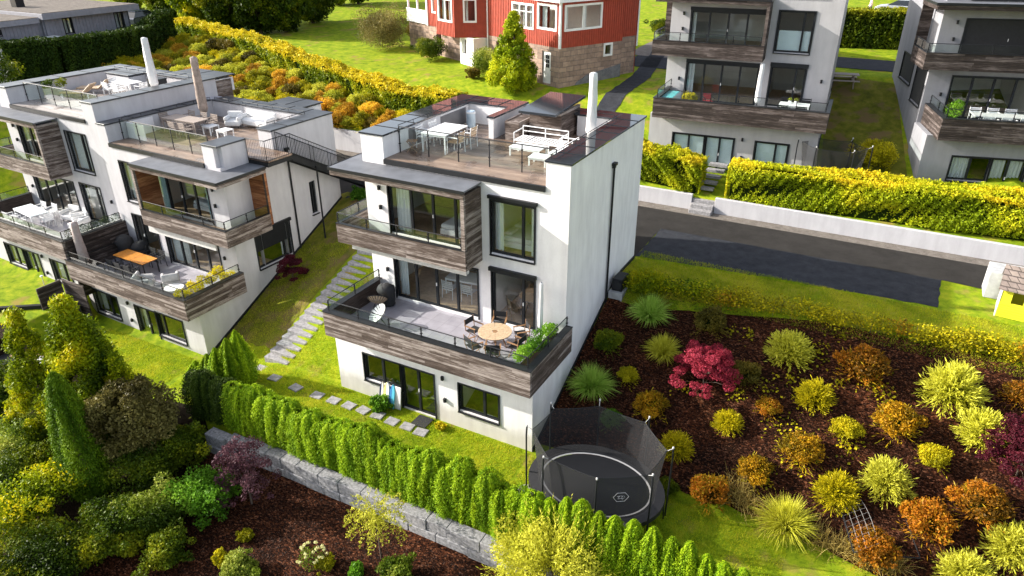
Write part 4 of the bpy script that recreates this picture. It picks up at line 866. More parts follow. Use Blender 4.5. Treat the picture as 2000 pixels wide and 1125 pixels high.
for a in [
 ('garden_shrub','dark green mass of leaves under the serviceberry tree',300,900,60,L_TREEG,230),
 ('garden_shrub','dark green bush left of the pink flowers',185,1060,50,L_TREEG,231),
 ('garden_shrub','dark green bush above the bottom flowers near the bed corner',330,1065,42,L_TREEG,232),
 ('garden_shrub','dark leafy bush behind the slim conifer',60,915,60,L_TREEG,233),
 ('garden_shrub','dark bush between the fresh green shrub and slim conifer',280,1010,50,L_TREEG,234),
 ('garden_shrub','fresh green leafy shrub beside the purple tree',405,955,62,L_FRESH,201),
 ('garden_shrub','yellow green loose shrub left of the fresh green one',325,985,58,L_VAR,202),
 ('garden_shrub','dark green shrub at the foot of the shaded conifers',360,860,52,L_TREEG,203),
 ('garden_shrub','yellow green bush at the left edge below the trees',60,985,80,L_TREEY,204),
 ('garden_shrub','pale leafed bush left of the slim conifer',60,850,60,L_VAR,205),
 ('garden_shrub','dark bush at the left edge above the small patio',20,760,55,L_TREEG,206),
 ('garden_shrub','dark green bush in the bottom left corner',120,1075,75,L_TREEG,207),
 ('garden_shrub','very dark bush at the bottom edge left of the flowers',40,1120,60,L_TREEG,208),
 ('garden_shrub','dark green bush between patio and slim conifer',235,1000,60,L_TREEG,209),
 ('garden_shrub','small lime shrub alone on the lower bark bed',483,1045,14,L_YELL,210),
 ('garden_shrub','little round fresh green bush at the bottom edge of the lower bark bed',695,1112,16,L_FRESH,211),
 ('garden_shrub','pale green leafy shrub at the bottom edge near the little round bush',775,1112,34,L_VAR,212),
 ('garden_shrub','small yellow green plant at the bottom edge of the lower bed',435,1088,16,L_YELL,213),
 ('garden_shrub','pale green shrub behind the white flowers',470,1108,36,L_VAR,214),
 ('garden_shrub','dark green leafy plant left of the lower bark bed',255,1050,36,L_TREEG,215),
 ('garden_shrub','small yellow plant at the bottom edge right of the white flowers',638,1098,18,L_YELL,216),
 ('garden_shrub','low yellow plant on the granite wall top',790,975,11,L_YELL,217),
 ('garden_shrub','shrub with orange yellow leaves beside the second trampoline',1703,300,36,L_YELL,218),
 ('lilac_bush','broad grey green bush on the upper lawn',748,55,58,L_SERV,219),
 ('garden_shrub','dark green bush against the stone base of the red house',840,95,32,L_TREEG,220),
 ('garden_shrub','reddish brown bush between grey green bush and red house',815,62,24,L_OLIVE,221),
 ('garden_shrub','pale variegated bush below the tall yellow green tree',955,122,40,L_VAR,222),
 ('garden_shrub','low brown shrub at the foot of the pale variegated bush',925,143,15,L_OLIVE,223),
 ('garden_shrub','small yellow green shrub at the foot of the dark conifer hedge',268,116,20,L_TREEY,224),
 ('garden_shrub','green bush beside the upper balcony of the grey white house',1288,52,18,L_TREEG,225),
 ('garden_shrub','green potted bush at the plateau edge left of the middle house',700,378,18,L_FRESH,226),
 ('garden_shrub','low green weeds at the foot of the leaning boards',745,785,20,L_FRESH,227),
 ('garden_shrub','small green tuft beside the garden door mat',860,830,11,L_YELL,228),
]: shrub(*a[:7])
# flowers
def flowers(name,label,u,v,rpx,mat,seed,n=26):
    p=hit(u,v); r=rad(p,rpx); rng=np.random.default_rng(seed); th=thing(name,label,'flowers',p)
    cl=[((0,0,r*.7),r*.8)]; V,Fc,t=crown(cl,2600,.04,seed); np_mesh('foliage',V,Fc,t,L_VAR,th); m=[]
    for i in range(n):
        d=unit(rng.normal(size=(1,3)))[0]; d[2]=abs(d[2]); c=d*r*.95+np.array([0,0,r*.7]); Pp,dd=ball_pts(40,.05,rng,.7); V,Fc=leaf_quads(Pp+c,dd,.018,.7,1.5,rng); m.append((V,Fc,rng.random(40)))
    V,Fc,t=merge(m); np_mesh('blossoms',V,Fc,t,mat,th)
flowers('flowering_shrub','shrub with round white flower heads at the bottom edge',612,1105,28,L_PETAL,301)
flowers('flowering_shrub','plant with pale pink flower heads in the dark bottom left corner',238,1080,12,L_PPET,302,10)
# weeping yellow tree and big yellow shrub below the row
p=hit(745,1092); h=top_h(p,985)
th=thing('weeping_tree','small grafted weeping tree with lime leaves on the lower bark bed','tree',p)
rng=np.random.default_rng(5); V=[];nn=70
parts=[]
for i in range(nn):
    a=rng.uniform(0,6.28); q=np.array([0,0,h*.72]); d=np.array([math.cos(a)*.5,math.sin(a)*.5,rng.uniform(.1,1.)]); d/=np.linalg.norm(d)
    for j in range(9):
        q=q+d*.085*rng.uniform(.8,1.3)*(h/1.6); d=d+np.array([0,0,-.22])+rng.normal(size=3)*.12; d/=np.linalg.norm(d); Pp=q+rng.normal(size=(7,3))*.03; Vv,Ff=leaf_quads(Pp,np.tile([0,0,1.],(7,1)),.035,.5,.4,rng); parts.append((Vv,Ff,rng.random(7)*.8+.1))
V,Fc,t=merge(parts); np_mesh('crown',V,Fc,t,L_LIME,th); trunk_mb(h*.75,.025,[],4,.03).build('trunk',BARK,th)
p=hit(1080,1165); r=rad(p,125); h=top_h(p,1010)
th=thing('golden_shrub','large golden yellow and cream shrub at the bottom edge in front of the conifer row','shrub',(p[0],p[1],p[2]))
V,Fc,t=spiky_shrub(88,r*1.0,700,26); V2,F2,t2=crown(clumps(34,r*.8,h*.36,.1,r*.2,r*.36,8),1500,.05,8,.5,.4,.6,.1,.8)
V,Fc,t=merge([(V*np.array([1,1,h/(r*1.3)]),Fc,t),(V2,F2,t2)]); np_mesh('foliage',V,Fc,t,L_LIME,th); trunk_mb(h*.6,.03,clumps(14,r*.7,h*.36,.1,r*.2,r*.3,8),8).build('twigs',BARK,th)
# background trees
for k,(u,v,h,r,mt,lab) in enumerate([
 (262,18,8,3.2,L_TREEY,'yellow green tree behind the corner of the grey wooden house'),(335,40,9,3.4,L_TREEG,'dark green tree at the left end of the clipped upper hedge'),
 (400,55,9,3.3,L_TREEY,'yellow tinged tree, second along the upper hedge'),(455,62,10,3.6,L_TREEG,'deep green tree, third along the upper hedge'),
 (510,66,9,3.2,L_TREEG,'dark green tree, fourth along the upper hedge'),(560,62,10,3.5,L_TREEG,'shaded green tree near the upper lawn edge'),
 (612,45,10,3.4,L_TREEG,'dark tree at the top of the upper lawn'),(660,10,9,3.,L_TREEY,'light yellow green tree at the top edge above the lawn'),
 (700,8,8,2.6,L_TREEY,'drooping light green tree near the top edge left of the red house'),(745,-15,9,3.,L_TREEG,'green tree behind the porch of the red house'),
 (300,-5,10,3.6,L_TREEG,'far green tree at the top edge beyond the hedge corner')]):
    p=hit(u,v); tree('garden_tree','tree',lab,p,h,r,mt,400+k,60,700,.13,.05,0,.2,'trees above the upper hedge')
p=hit(1003,178); h=top_h(p,15); tree('garden_tree','tree','tall yellow green tree in front of the red wooden house',p,h,1.75,L_BEECH,420,60,1300,.09,.05,.35,.1)
p=hit(-12,215); tree('garden_tree','tree','dark branched tree at the left edge beside the conifer hedge',p,top_h(p,70),2.2,L_TREEG,421,30,500,.09,.1,0,.1)
# orange bank
rr=random.Random(23); n=0
HX=[-53,-42,-29.5,-20,-15.8]; HY=[30.5,26.8,22.9,20.6,20.6]
L_GOLD=m_leaf('golden_orange_leaves',[(.14,.09,.012),(.42,.24,.03),(.62,.40,.06),(.48,.44,.05)],.35)
mats=[(L_GOLD,'orange','orange shrub'),(L_YELL,'yellow','golden yellow shrub'),(L_OLIVE,'brown','brownish shrub'),(L_LIME,'pale','pale yellow green shrub')]
for ci,gx in enumerate(np.arange(-48,-11,.98)):
    row=0
    yb=np.interp(gx,HX,HY)-1.1; y=17.75
    while y<yb:
        mt,cn,lab=rr.choices(mats,[4,4,1,4])[0]; x=gx+rr.uniform(-.3,.3); yy=y+rr.uniform(-.2,.2)
        row+=1; place_plant('bank_shrub','shrub',lab+', '+('lowest' if row==1 else ordinal(row)+' up')+' in the bank, '+ordinal(ci+1)+' column from the left end',(x,yy,Tz(x,yy)-.05),('round',n%5),lambda k=n%5,mt=mt:proto_round(mt,.6,k+20),mt,rr.uniform(0,6),rr.uniform(.9,1.45),cn+' shrubs on the bank',core=(.24,.36,.9)); n+=1; y+=rr.uniform(.95,1.25)
# yellow sapling row along the top of the bed
def sapling(seed,h=1.,nl=150,w=.26):
    rng=np.random.default_rng(seed); P=np.stack([rng.normal(size=nl)*w,rng.normal(size=nl)*w,h*(.15+.85*rng.random(nl)**.8)],1); V,Fc=leaf_quads(P,rng.normal(size=(nl,3))+np.array([0,0,.5]),.055,.75,.6,rng); return V,Fc,np.clip(rng.random(nl)*.9,0,1)
rr=random.Random(9); pts=[(1232,560),(1400,592),(1600,628),(1800,668),(2000,706)]
SM=[L_TREEY,L_YELL,L_YELL,L_ORNG]; NS=46
for k in range(NS):
    f=k/(NS-1); u=1232+f*(2010-1232); v=np.interp(u,[a for a,b in pts],[b for a,b in pts])+rr.uniform(-5,5); p=hit(u,v)
    den=0 if f<.3 else (1 if (f>.75 or .45<f<.52) else 2); mt=L_TREEY if f<.18 else L_YELL if rr.random()<.8 else L_ORNG; q=k%3
    def mk(q=q,den=den): return sapling(q+den*5,1.0,(380,360,170)[den],(.3,.25,.17)[den])
    place_plant('hedge_sapling','sapling',('leafy green yellow' if f<.3 else 'thin sparse yellow')+' sapling, '+ordinal(k+1)+' along the upper edge of the bark bed',(p[0],p[1],p[2]),('sap',q,den),mk,mt,rr.uniform(0,6),(.9,.9,rr.uniform(.5,.8)),'young hedge saplings',trunk=lambda:trunk_mb(.95,.012,[((.15,.05,.6),.1),((-.12,.1,.75),.1),((0,-.14,.85),.1)],3,.05))
# ------------------------------------------------------------ the red wooden house
def m_masonry(name,c1,c2,mort,bw,bh,sx='xy',bstr=.8):
    m,nt,b=newmat(name); tc=N(nt,'ShaderNodeTexCoord'); s=N(nt,'ShaderNodeSeparateXYZ'); nt.links.new(tc.outputs['Object'],s.inputs[0])
    ad=N(nt,'ShaderNodeMath',operation='ADD'); nt.links.new(s.outputs[0],ad.inputs[0]); nt.links.new(s.outputs[1],ad.inputs[1])
    cb=N(nt,'ShaderNodeCombineXYZ'); nt.links.new(ad.outputs[0],cb.inputs[0]); nt.links.new(s.outputs[2],cb.inputs[1])
    br=N(nt,'ShaderNodeTexBrick'); br.inputs['Scale'].default_value=1; br.inputs['Brick Width'].default_value=bw; br.inputs['Row Height'].default_value=bh
    br.inputs['Mortar Size'].default_value=.018; br.inputs['Mortar Smooth'].default_value=.4; br.inputs['Color1'].default_value=(*c1,1); br.inputs['Color2'].default_value=(*c2,1); br.inputs['Mortar'].default_value=(*mort,1)
    nt.links.new(cb.outputs[0],br.inputs['Vector']); f=noise(nt,coords(nt),3.,6,.7)
    nt.links.new(mix(nt,br.outputs['Color'],ramp(nt,f,[(.3,(.6,.6,.6)),(.7,(1.2,1.2,1.2))]),.8,'MULTIPLY'),b.inputs['Base Color']); b.inputs['Roughness'].default_value=.9
    h=mix(nt,br.outputs['Fac'],f,.3); inv=N(nt,'ShaderNodeInvert'); nt.links.new(h,inv.inputs['Color']); bump(nt,b,inv.outputs[0],bstr,.04); return m
STN=m_masonry('pink_granite_masonry',(.40,.28,.21),(.26,.18,.14),(.2,.16,.14),.62,.33)
REDW=plain('red_painted_boards',(.34,.045,.018),.6,0,.16,3.); WHP=plain('white_paint',(.78,.78,.76),.5,0,.05)
ROOFT=plain('dark_roof_tiles',(.05,.045,.045),.7,0,.3,6,bmp=.5); GREYP=plain('grey_painted_boards',(.22,.22,.25),.7,0,.12,3.); CEM=plain('dark_cement_render',(.16,.16,.17),.9,0,.3,4,bmp=.5)
RH=thing('wooden_house','red board clad house on pink stone base with white framed windows','house',(-11,25.45,7.39),math.radians(-24.59))
def batten_wall(par,axis,a0,a1,z0,z1,p,out,holes=(),mat=None,sp=.2,name='clad_wall'):
    m=MB(); m.wall(axis,a0,a1,z0,z1,p,-out*.12,holes); n=int((a1-a0)/sp)
    for k in range(n+1):
        a=a0+.03+(a1-a0-.06)*k/n; segs=[(z0,z1)]
        for h in holes:
            if h[0]-.1<a<h[1]+.1: segs=[s for (s0,s1) in segs for s in ((s0,min(s1,h[2]-.1)),(max(s0,h[3]+.1),s1)) if s[1]-s[0]>.05]
        q0,q1=sorted((p+out*.002,p+out*.03))
        for (s0,s1) in segs: (m.box(a-.022,a+.022,q0,q1,s0,s1) if axis=='y' else m.box(q0,q1,a-.022,a+.022,s0,s1))
    return m.build(name,mat or REDW,par)
def white_window(par,axis,a0,a1,z0,z1,p,out,n=2,muntins=False,curt=True):
    m=MB(); w=.1
    def B(A0,A1,Z0,Z1,d0=-.06,d1=.05):
        q0,q1=sorted((p+out*d0,p+out*d1)); (m.box(A0,A1,q0,q1,Z0,Z1) if axis=='y' else m.box(q0,q1,A0,A1,Z0,Z1))
    B(a0-w,a0+.03,z0-w,z1+w); B(a1-.03,a1+w,z0-w,z1+w); B(a0+.03,a1-.03,z1-.03,z1+w); B(a0+.03,a1-.03,z0-w,z0+.03)
    for k in range(1,n): a=a0+(a1-a0)*k/n; B(a-.05,a+.05,z0+.03,z1-.03,-.06,.03)
    if muntins: B(a0+.03,a1-.03,z1-.45,z1-.41,-.05,.02)
    f=m.build('window',WHP,par)
    for k in range(n):
        g=MB(); l,r=a0+(a1-a0)*k/n+.04,a0+(a1-a0)*(k+1)/n-.04; q0,q1=sorted((p-out*.05,p-out*.035)); (g.box(l,r,q0,q1,z0+.03,z1-.03) if axis=='y' else g.box(q0,q1,l,r,z0+.03,z1-.03)); g.build('pane',GLASS,f)
    if curt:
        for k in range(n):
            g=MB(); l,r=a0+(a1-a0)*k/n+.05,a0+(a1-a0)*(k+.3)/n; curtain(g,axis,l,r,z0,z1,p-out*.3); g.build('curtain',CURT,f)
m=MB(); m.box(-9.6,-.02,.9,6.,-.3,2.4); m.box(-16.3,-9.6,.2,7,-.3,2.4)
dark_in=MB(); dark_in.box(-15.9,-.5,1.4,6,2.45,2.5); dark_in.build('floor',INF,RH)
MB().box(-15.9,-.5,4.5,4.6,2.5,6).build('interior_wall',INW,RH)
m=MB(); m.wall('y',-2.28,-.0,-1.5,2.52,0,.4,[(-1.77,-.86,.12,2.2)]); m.wall('x',.4,5.6,-1.5,2.52,0,-.4,[(3.98,4.6,1.74,2.4)]); m.wall('x',.4,.9,-1.5,2.52,-2.28,.3)
m.build('stone_base',STN,RH); m=MB(); m.wall('y',-9.3,-2.28,-1.5,2.3,.9,.3,[(-8.2,-7.5,1.1,2.0)]); m.build('stone_base',STN,RH)
m=MB(); m.wall('y',-16.3,-11.2,-1.5,2.35,0.1,.3,[(-15.2,-14.5,1.0,2.0)]); m.build('stone_base',STN,RH)
m=MB(); m.wall('y',-11.15,-9.35,-1.5,2.1,-.35,.3,[(-10.9,-10.3,.9,1.95)]); m.wall('x',-.05,.9,-1.5,2.1,-9.35,-.2); m.build('rendered_base',WHP,RH)
m=MB(); m.wall('x',5.6,7.3,-.5,2.7,-.3,-.3); m.build('stone_base',STN,RH)
m=MB(); m.add([(.004,.5,-1.3),(.004,5.55,-1.2),(.004,5.55,1.0),(.004,2.4,.6),(.004,1.5,.2),(.05,.5,-1.3),(.05,5.55,-1.2),(.05,5.55,1.0),(.05,2.4,.6),(.05,1.5,.2)],[(0,1,2,3,4),(9,8,7,6,5),(0,5,6,1),(1,6,7,2),(2,7,8,3),(3,8,9,4),(4,9,5,0)]); m.build('cement_skirt',CEM,RH)
# door with six panes
m=MB(); m.box(-1.77,-.86,.1,.16,.12,2.2); d=m.build('door',WHP,RH)
for a in range(2):
    for b in range(3): g=MB(); g.box(-1.5+.2*a,-1.33+.2*a,.085,.098,1.15+.28*b,1.38+.28*b); g.build('pane',BLACKF,d)
g=MB(); g.box(-.98,-.93,.05,.1,1.0,1.06); g.build('handle',DARK,d)
wl=(-2.2,-.42,3.62,5.02); batten_wall(RH,'y',-2.28,-.0,2.52,10.5,0,-1,[wl]); white_window(RH,'y',*wl,0,-1,1)
batten_wall(RH,'x',.12,5.6,2.52,10.5,0,1,[(.42,1.9,3.62,5.02),(2.02,3.5,3.62,5.02)]); white_window(RH,'x',.42,1.9,3.62,5.02,0,1,1); white_window(RH,'x',2.02,3.5,3.62,5.02,0,1,1)
white_window(RH,'x',3.98,4.6,1.74,2.4,0,1,1,curt=False)
batten_wall(RH,'x',5.6,7.3,2.7,10.5,-.3,1); MB().box(-.42,-.25,7.3,7.42,2.0,8.).build('corner_board',WHP,RH)
MB().box(-.05,.08,-.09,.05,2.5,8.).build('corner_board',WHP,RH); MB().box(-2.5,.35,-.4,-.032,5.3,5.5).build('cornice',WHP,RH); MB().box(.05,.35,-.03,5.7,5.3,5.5).build('cornice',WHP,RH)
batten_wall(RH,'y',-9.3,-2.28,2.3,10.5,.9,-1,[(-6.15,-3.9,3.3,4.75)]); white_window(RH,'y',-6.15,-3.9,3.3,4.75,.9,-1,3,True)
batten_wall(RH,'x',.12,.9,2.3,10.5,-2.28,-1)
wb=(-13.0,-11.2,3.2,4.65); batten_wall(RH,'y',-13.3,-10.85,2.1,8.,-.95,-1,[wb]); white_window(RH,'y',*wb,-.95,-1,2)
# slanted bay side built in its own turned frame
BS=bpy.data.objects.new('bay_side',None); link(BS,RH); BS.location=(-10.85,-.95,0); BS.rotation_euler=(0,0,math.atan2(1.85,1.55))
bpy.data.objects.remove(BS)
L_=math.hypot(1.55,1.85); ang=math.atan2(1.85,1.55)
def turned(o,loc,a):
    o.location=loc; o.rotation_euler=(0,0,a); return o
w_=(.75,1.55,3.25,4.7); o=turned(batten_wall(RH,'y',0,L_,2.1,8.,0,-1,[w_]),(-10.85,-.95,0),ang)
white_window(o,'y',*w_,0,-1,1)
MB().box(-13.45,-13.3,-.95,.1,2.1,8.).build('clad_wall',REDW,RH)
batten_wall(RH,'y',-16.4,-13.45,2.35,10.5,.1,-1,[(-15.6,-13.9,3.45,4.7)]); white_window(RH,'y',-15.6,-13.9,3.45,4.7,.1,-1,2)
MB().box(-16.5,-16.3,.0,.2,2.35,8.).build('corner_board',WHP,RH)
m=MB(); m.tube((-9.15,.82,.3),(-9.15,.82,7.5),.05,8); m.build('downpipe',WHP,RH)
# porch
PO=MB(); PO.box(-20.2,-16.45,.3,2.6,2.35,2.5); po=PO.build('porch_floor',WHP,RH)
m=MB(); m.box(-20.2,-16.5,.3,.36,3.3,3.4); m.box(-20.2,-16.5,.3,.36,2.5,2.58)
for k in range(28): m.box(-20.15+.13*k,-20.06+.13*k,.31,.35,2.58,3.3)
m.build('balustrade',WHP,RH)
for a in (-20.1,-18.6,-16.6): MB().box(a-.07,a+.07,.42,.56,2.5,6.).build('porch_post',WHP,RH)
m=MB(); m.wall('y',-20.2,-16.4,2.5,6.,2.4,.1); m.build('clad_wall',REDW,RH)
MB().box(-20.2,-16.4,.5,2.6,-1.,2.3).build('porch_base',STN,RH)
m=MB(); m.add([(-20.6,-.6,10.3),(.5,-.6,10.3),(.5,7.6,10.3),(-20.6,7.6,10.3),(-20.,3.5,13.),(-.3,3.5,13.)],[(0,1,5,4),(1,2,5),(2,3,4,5),(3,0,4),(0,3,2,1)]); m.build('roof',ROOFT,RH)
m=MB(); m.wall('y',-16.3,-.3,0,10.5,7.3,-.1); m.wall('x',2.4,7.3,2.3,10.5,-16.3,.1); m.build('clad_wall',REDW,RH)
# ------------------------------------------------------------ grey wooden house far left
GH=thing('wooden_house','grey vertically clad flat roofed house behind the dark conifer hedge','house',(-51.5,5,6.5))
batten_wall(GH,'x',11.8,19.2,0,3.95,0,1,[(13.3,14.0,2.65,3.95-.1),(17.85,18.6,2.55,3.85)],GREYP,.28)
batten_wall(GH,'x',-8,11.8,0,3.7,-.4,1,[(2.6,3.7,3.1,3.45),(5.9,6.7,3.1,3.45),(7.6,8.6,3.1,3.45)],GREYP,.28)
for q in ((13.3,14.0,2.65,3.85),(17.85,18.6,2.55,3.85)): window(GH,'x',*q,0,-1,(.5,),'window',((.1,.9),),None,False,True)
for q in ((2.6,3.7,3.1,3.45),(5.9,6.7,3.1,3.45),(7.6,8.6,3.1,3.45)): window(GH,'x',*q,-.4,-1,(),'window',(),None,False,True)
m=MB(); m.wall('y',-12,0,0,3.95,19.2,-.12); m.build('clad_wall',GREYP,GH); MB().box(-.52,-.13,11.69,11.81,0,3.95).build('clad_wall',GREYP,GH)
MB().box(-12.5,.8,11.3,19.8,3.96,4.4).build('roof',GREYP,GH,bevel=.02); MB().box(-12.4,.7,11.4,19.7,4.405,4.45).build('roof_gravel',SHLD,GH)
MB().box(-12.5,.35,-8.5,11.28,3.72,4.1).build('roof',GREYP,GH,bevel=.02); MB().box(-12.4,.3,-8.4,11.25,4.105,4.15).build('roof_gravel',SHLD,GH)
MB().box(-6,-5.3,13,13.7,4.45,5.4).build('chimney',DARK,GH)
m=MB(); m.wall('x',1.,12.2,-.5,2.75,2.2,-.12,[(10.4,11.3,1.6,2.45)]); m.box(.1,2.1,1.,12.2,2.6,2.7); m.build('garage_wall',WHP,GH)
window(GH,'x',10.4,11.3,1.6,2.45,2.2,-1,(.5,),'window',(),None,False,False)
# car and shed beside it
def car(label,loc,rz,col):
    t=thing('parked_car',label,'car',loc,rz); sec=[(-2.1,.35,.85),(-2.0,.3,.98),(-1.2,.26,1.02),(-.9,.26,1.04),(1.0,.26,1.05),(1.9,.3,.95),(2.15,.4,.7)]
    m=MB(); 
    for (x,z0,z1),(x2,y0,y1) in zip(sec[:-1],sec[1:]): m.add([(x,-.88,z0),(x,.88,z0),(x,.84,z1),(x,-.84,z1),(x2,-.88,y0),(x2,.88,y0),(x2,.84,y1),(x2,-.84,y1)],[(0,1,2,3),(4,7,6,5),(0,4,5,1),(3,2,6,7),(0,3,7,4),(1,5,6,2)])
    m.build('body',col,t,bevel=.03)
    m=MB(); prof=[(-1.95,.98),(-1.5,1.45),(.3,1.5),(1.15,1.03)]
    vs=[(x,s*(.8 if z<1.2 else .66),z) for s in (-1,1) for x,z in prof]; m.add(vs,[(0,1,2,3),(7,6,5,4),(0,4,5,1),(1,5,6,2),(2,6,7,3),(3,7,4,0)]); m.build('windows',plain('car_glass',(.02,.025,.03),.08),t)
    m=MB(); m.box(-1.5,.3,-.64,.64,1.49,1.53); m.build('roof',col,t,bevel=.015)
    for x in (-1.3,1.35):
        for s in (-1,1):
            m=MB(); m.tube((x,s*.7,.33),(x,s*.91,.33),.33,16); w=m.build('wheel',BLACKF,t); m=MB(); m.tube((x,s*.9,.33),(x,s*.925,.33),.2,10); m.build('rim',WHITEM,w)
    for s in (-.6,.6): m=MB(); m.box(2.02,2.13,s-.16,s+.16,.72,.84); m.build('headlight',WHITEM,t)
    return t
car('silver estate car parked on the road beyond the clipped garden hedge',(7.1,62,Tz(7,62)),math.radians(175),plain('silver_paint',(.5,.52,.54),.25,.4,.03))
p=hit(282,50); car('dark blue car half hidden behind the grey wooden house',p,math.radians(100),plain('dark_blue_paint',(.02,.03,.06),.25,.2,.05))
sheet('far_road',[(-12,55),(30,55),(30,66),(-12,66)],.03,ASPH)
# the person beyond the hedge: one skinned body
def person(label,loc,rz):
    t=thing('person',label,'person',loc,rz)
    J={'pel':(0,0,.95,.13),'waist':(0,0,1.12,.12),'chest':(0,0,1.34,.15),'neck':(0,0,1.5,.055),'head':(0,.02,1.62,.10),'top':(0,.02,1.72,.07),
       'hl':(.09,0,.9,.10),'kl':(.11,.05,.5,.06),'fl':(.11,-.02,.08,.05),'tl':(.11,.14,.04,.04),'hr':(-.09,0,.9,.10),'kr':(-.11,-.03,.5,.06),'fr':(-.11,-.12,.08,.05),'tr':(-.11,.03,.04,.04),
       'sl':(.19,0,1.42,.06),'el':(.25,-.02,1.14,.045),'wl':(.24,.12,.92,.03),'ml':(.23,.17,.85,.035),'sr':(-.19,0,1.42,.06),'er':(-.25,.0,1.14,.045),'wr':(-.22,.14,.95,.03),'mr':(-.2,.2,.9,.035)}
    E_=[('pel','waist'),('waist','chest'),('chest','neck'),('neck','head'),('head','top'),('pel','hl'),('hl','kl'),('kl','fl'),('fl','tl'),('pel','hr'),('hr','kr'),('kr','fr'),('fr','tr'),('chest','sl'),('sl','el'),('el','wl'),('wl','ml'),('chest','sr'),('sr','er'),('er','wr'),('wr','mr')]
    ks=list(J); me=bpy.data.meshes.new('body'); me.from_pydata([J[k][:3] for k in ks],[(ks.index(a),ks.index(b)) for a,b in E_],[]); o=bpy.data.objects.new('body',me); link(o,t)
    md=o.modifiers.new('skin','SKIN'); ob=me.skin_vertices[0].data if me.skin_vertices else None
    if ob:
        for i,k in enumerate(ks): ob[i].radius=(J[k][3],)*2; ob[i].use_root=(i==0)
    o.modifiers.new('sub','SUBSURF').levels=1
    m,nt,b=newmat('skin_and_clothes'); tc=N(nt,'ShaderNodeTexCoord'); s=N(nt,'ShaderNodeSeparateXYZ'); nt.links.new(tc.outputs['Object'],s.inputs[0])
    mr=N(nt,'ShaderNodeMapRange'); nt.links.new(s.outputs[2],mr.inputs[0]); mr.inputs[1].default_value=0; mr.inputs[2].default_value=1.8
    nt.links.new(ramp(nt,mr.outputs[0],[(0,(.05,.05,.06)),(.52,(.62,.45,.42)),(.83,(.5,.3,.22)),(.93,(.10,.06,.04))],'CONSTANT'),b.inputs['Base Color']); me.materials.append(m); return t
person('person in a pale pink top walking on the road beyond the garden hedge',(4.6,60.5,Tz(4.6,60.5)+.03),2.0)
# ------------------------------------------------------------ black outside stair of house B
def in_house(H,x,y,z):
    a=H.rotation_euler[2]; c,s=math.cos(a),math.sin(a); L=H.location; return (L[0]+x*c-y*s,L[1]+x*s+y*c,L[2]+z)
AZ=HB.rotation_euler[2]
m=MB(); SX0,SX1=.12,1.22; y0,y1=5.8,12.4; z0,z1=9.1,5.42
for sx in (SX0,SX1): m.add([(sx-.03,y0,z0-.26),(sx+.03,y0,z0-.26),(sx+.03,y1,z1-.26),(sx-.03,y1,z1-.26),(sx-.03,y0,z0+.14),(sx+.03,y0,z0+.14),(sx+.03,y1,z1+.14),(sx-.03,y1,z1+.14)],[(0,3,2,1),(4,5,6,7),(0,1,5,4),(1,2,6,5),(2,3,7,6),(3,0,4,7)])
m.box(.02,1.3,4.25,5.82,8.92,9.1); st=m.build('stair_stringer',DARK,HB)
m=MB()
for k in range(18): f=(k+.5)/18; yy=y0+(y1-y0)*f; zz=z0+(z1-z0)*f; m.box(SX0+.031,SX1-.031,yy-.15,yy+.15,zz-.0,zz+.04)
m.build('stair_treads',DARK,st)
def bars(par,pts,h=1.05,sp=.11):
    m=MB(); 
    for a,b in zip(pts[:-1],pts[1:]):
        a=Vector(a);b=Vector(b); m.tube(a+Vector((0,0,h)),b+Vector((0,0,h)),.022); m.tube(a+Vector((0,0,.12)),b+Vector((0,0,.12)),.014); L=(b-a).length; n=max(1,int(L/sp))
        for k in range(n+1): q=a.lerp(b,k/n); r_=.022 if k in(0,n) or k%12==0 else .009; m.tube(q+Vector((0,0,.0)),q+Vector((0,0,h)),r_,4)
    return m.build('stair_railing',DARK,par)
bars(HB,[(.05,4.25,9.1),(1.26,4.25,9.1),(1.26,5.8,9.1),(1.26,12.4,5.45)]); bars(HB,[(.14,5.95,9.0),(.14,12.4,5.45)])
MB().box(.0,1.4,12.4,14.,5.2,5.42).build('stair_landing',DARK,HB); MB().box(1.26,1.32,7.2,7.26,2.2,8.2).build('stair_post',DARK,HB)
# ------------------------------------------------------------ furniture
def chair(name,label,loc,rz,fm,sm,group,arms=True,slats=5,h=.86,sd=.46):
    t=thing(name,label,'chair',loc,rz,group); w=.25
    m=MB()
    for k in range(slats): y=-.22+.44*k/(slats-1); m.box(-w+.02,w-.02,y-.035,y+.035,.43,.455)
    m.build('seat',sm,t)
    m=MB()
    for k in range(4): z=.54+.26*k/3; m.box(-w+.03,w-.03,.235+.03*k/3,.255+.03*k/3,z-.03,z+.03)
    m.build('backrest',sm,t)
    for sx in (-1,1):
        m=MB(); m.tube((sx*w,-.24,0),(sx*w,-.22,.64 if arms else .45),.016,6); m.build('leg',fm,t)
        m=MB(); m.tube((sx*w,.26,0),(sx*w,.23,.5),.016,6); m.tube((sx*w,.23,.5),(sx*w,.28,h),.016,6); m.build('leg',fm,t)
        if arms: m=MB(); m.box(sx*w-.025,sx*w+.025,-.24,.25,.635,.66); m.build('armrest',fm,t)
    m=MB(); m.tube((-w,-.23,.42),(w,-.23,.42),.014); m.tube((-w,.24,.42),(w,.24,.42),.014); m.build('stretcher',fm,t)
    return t
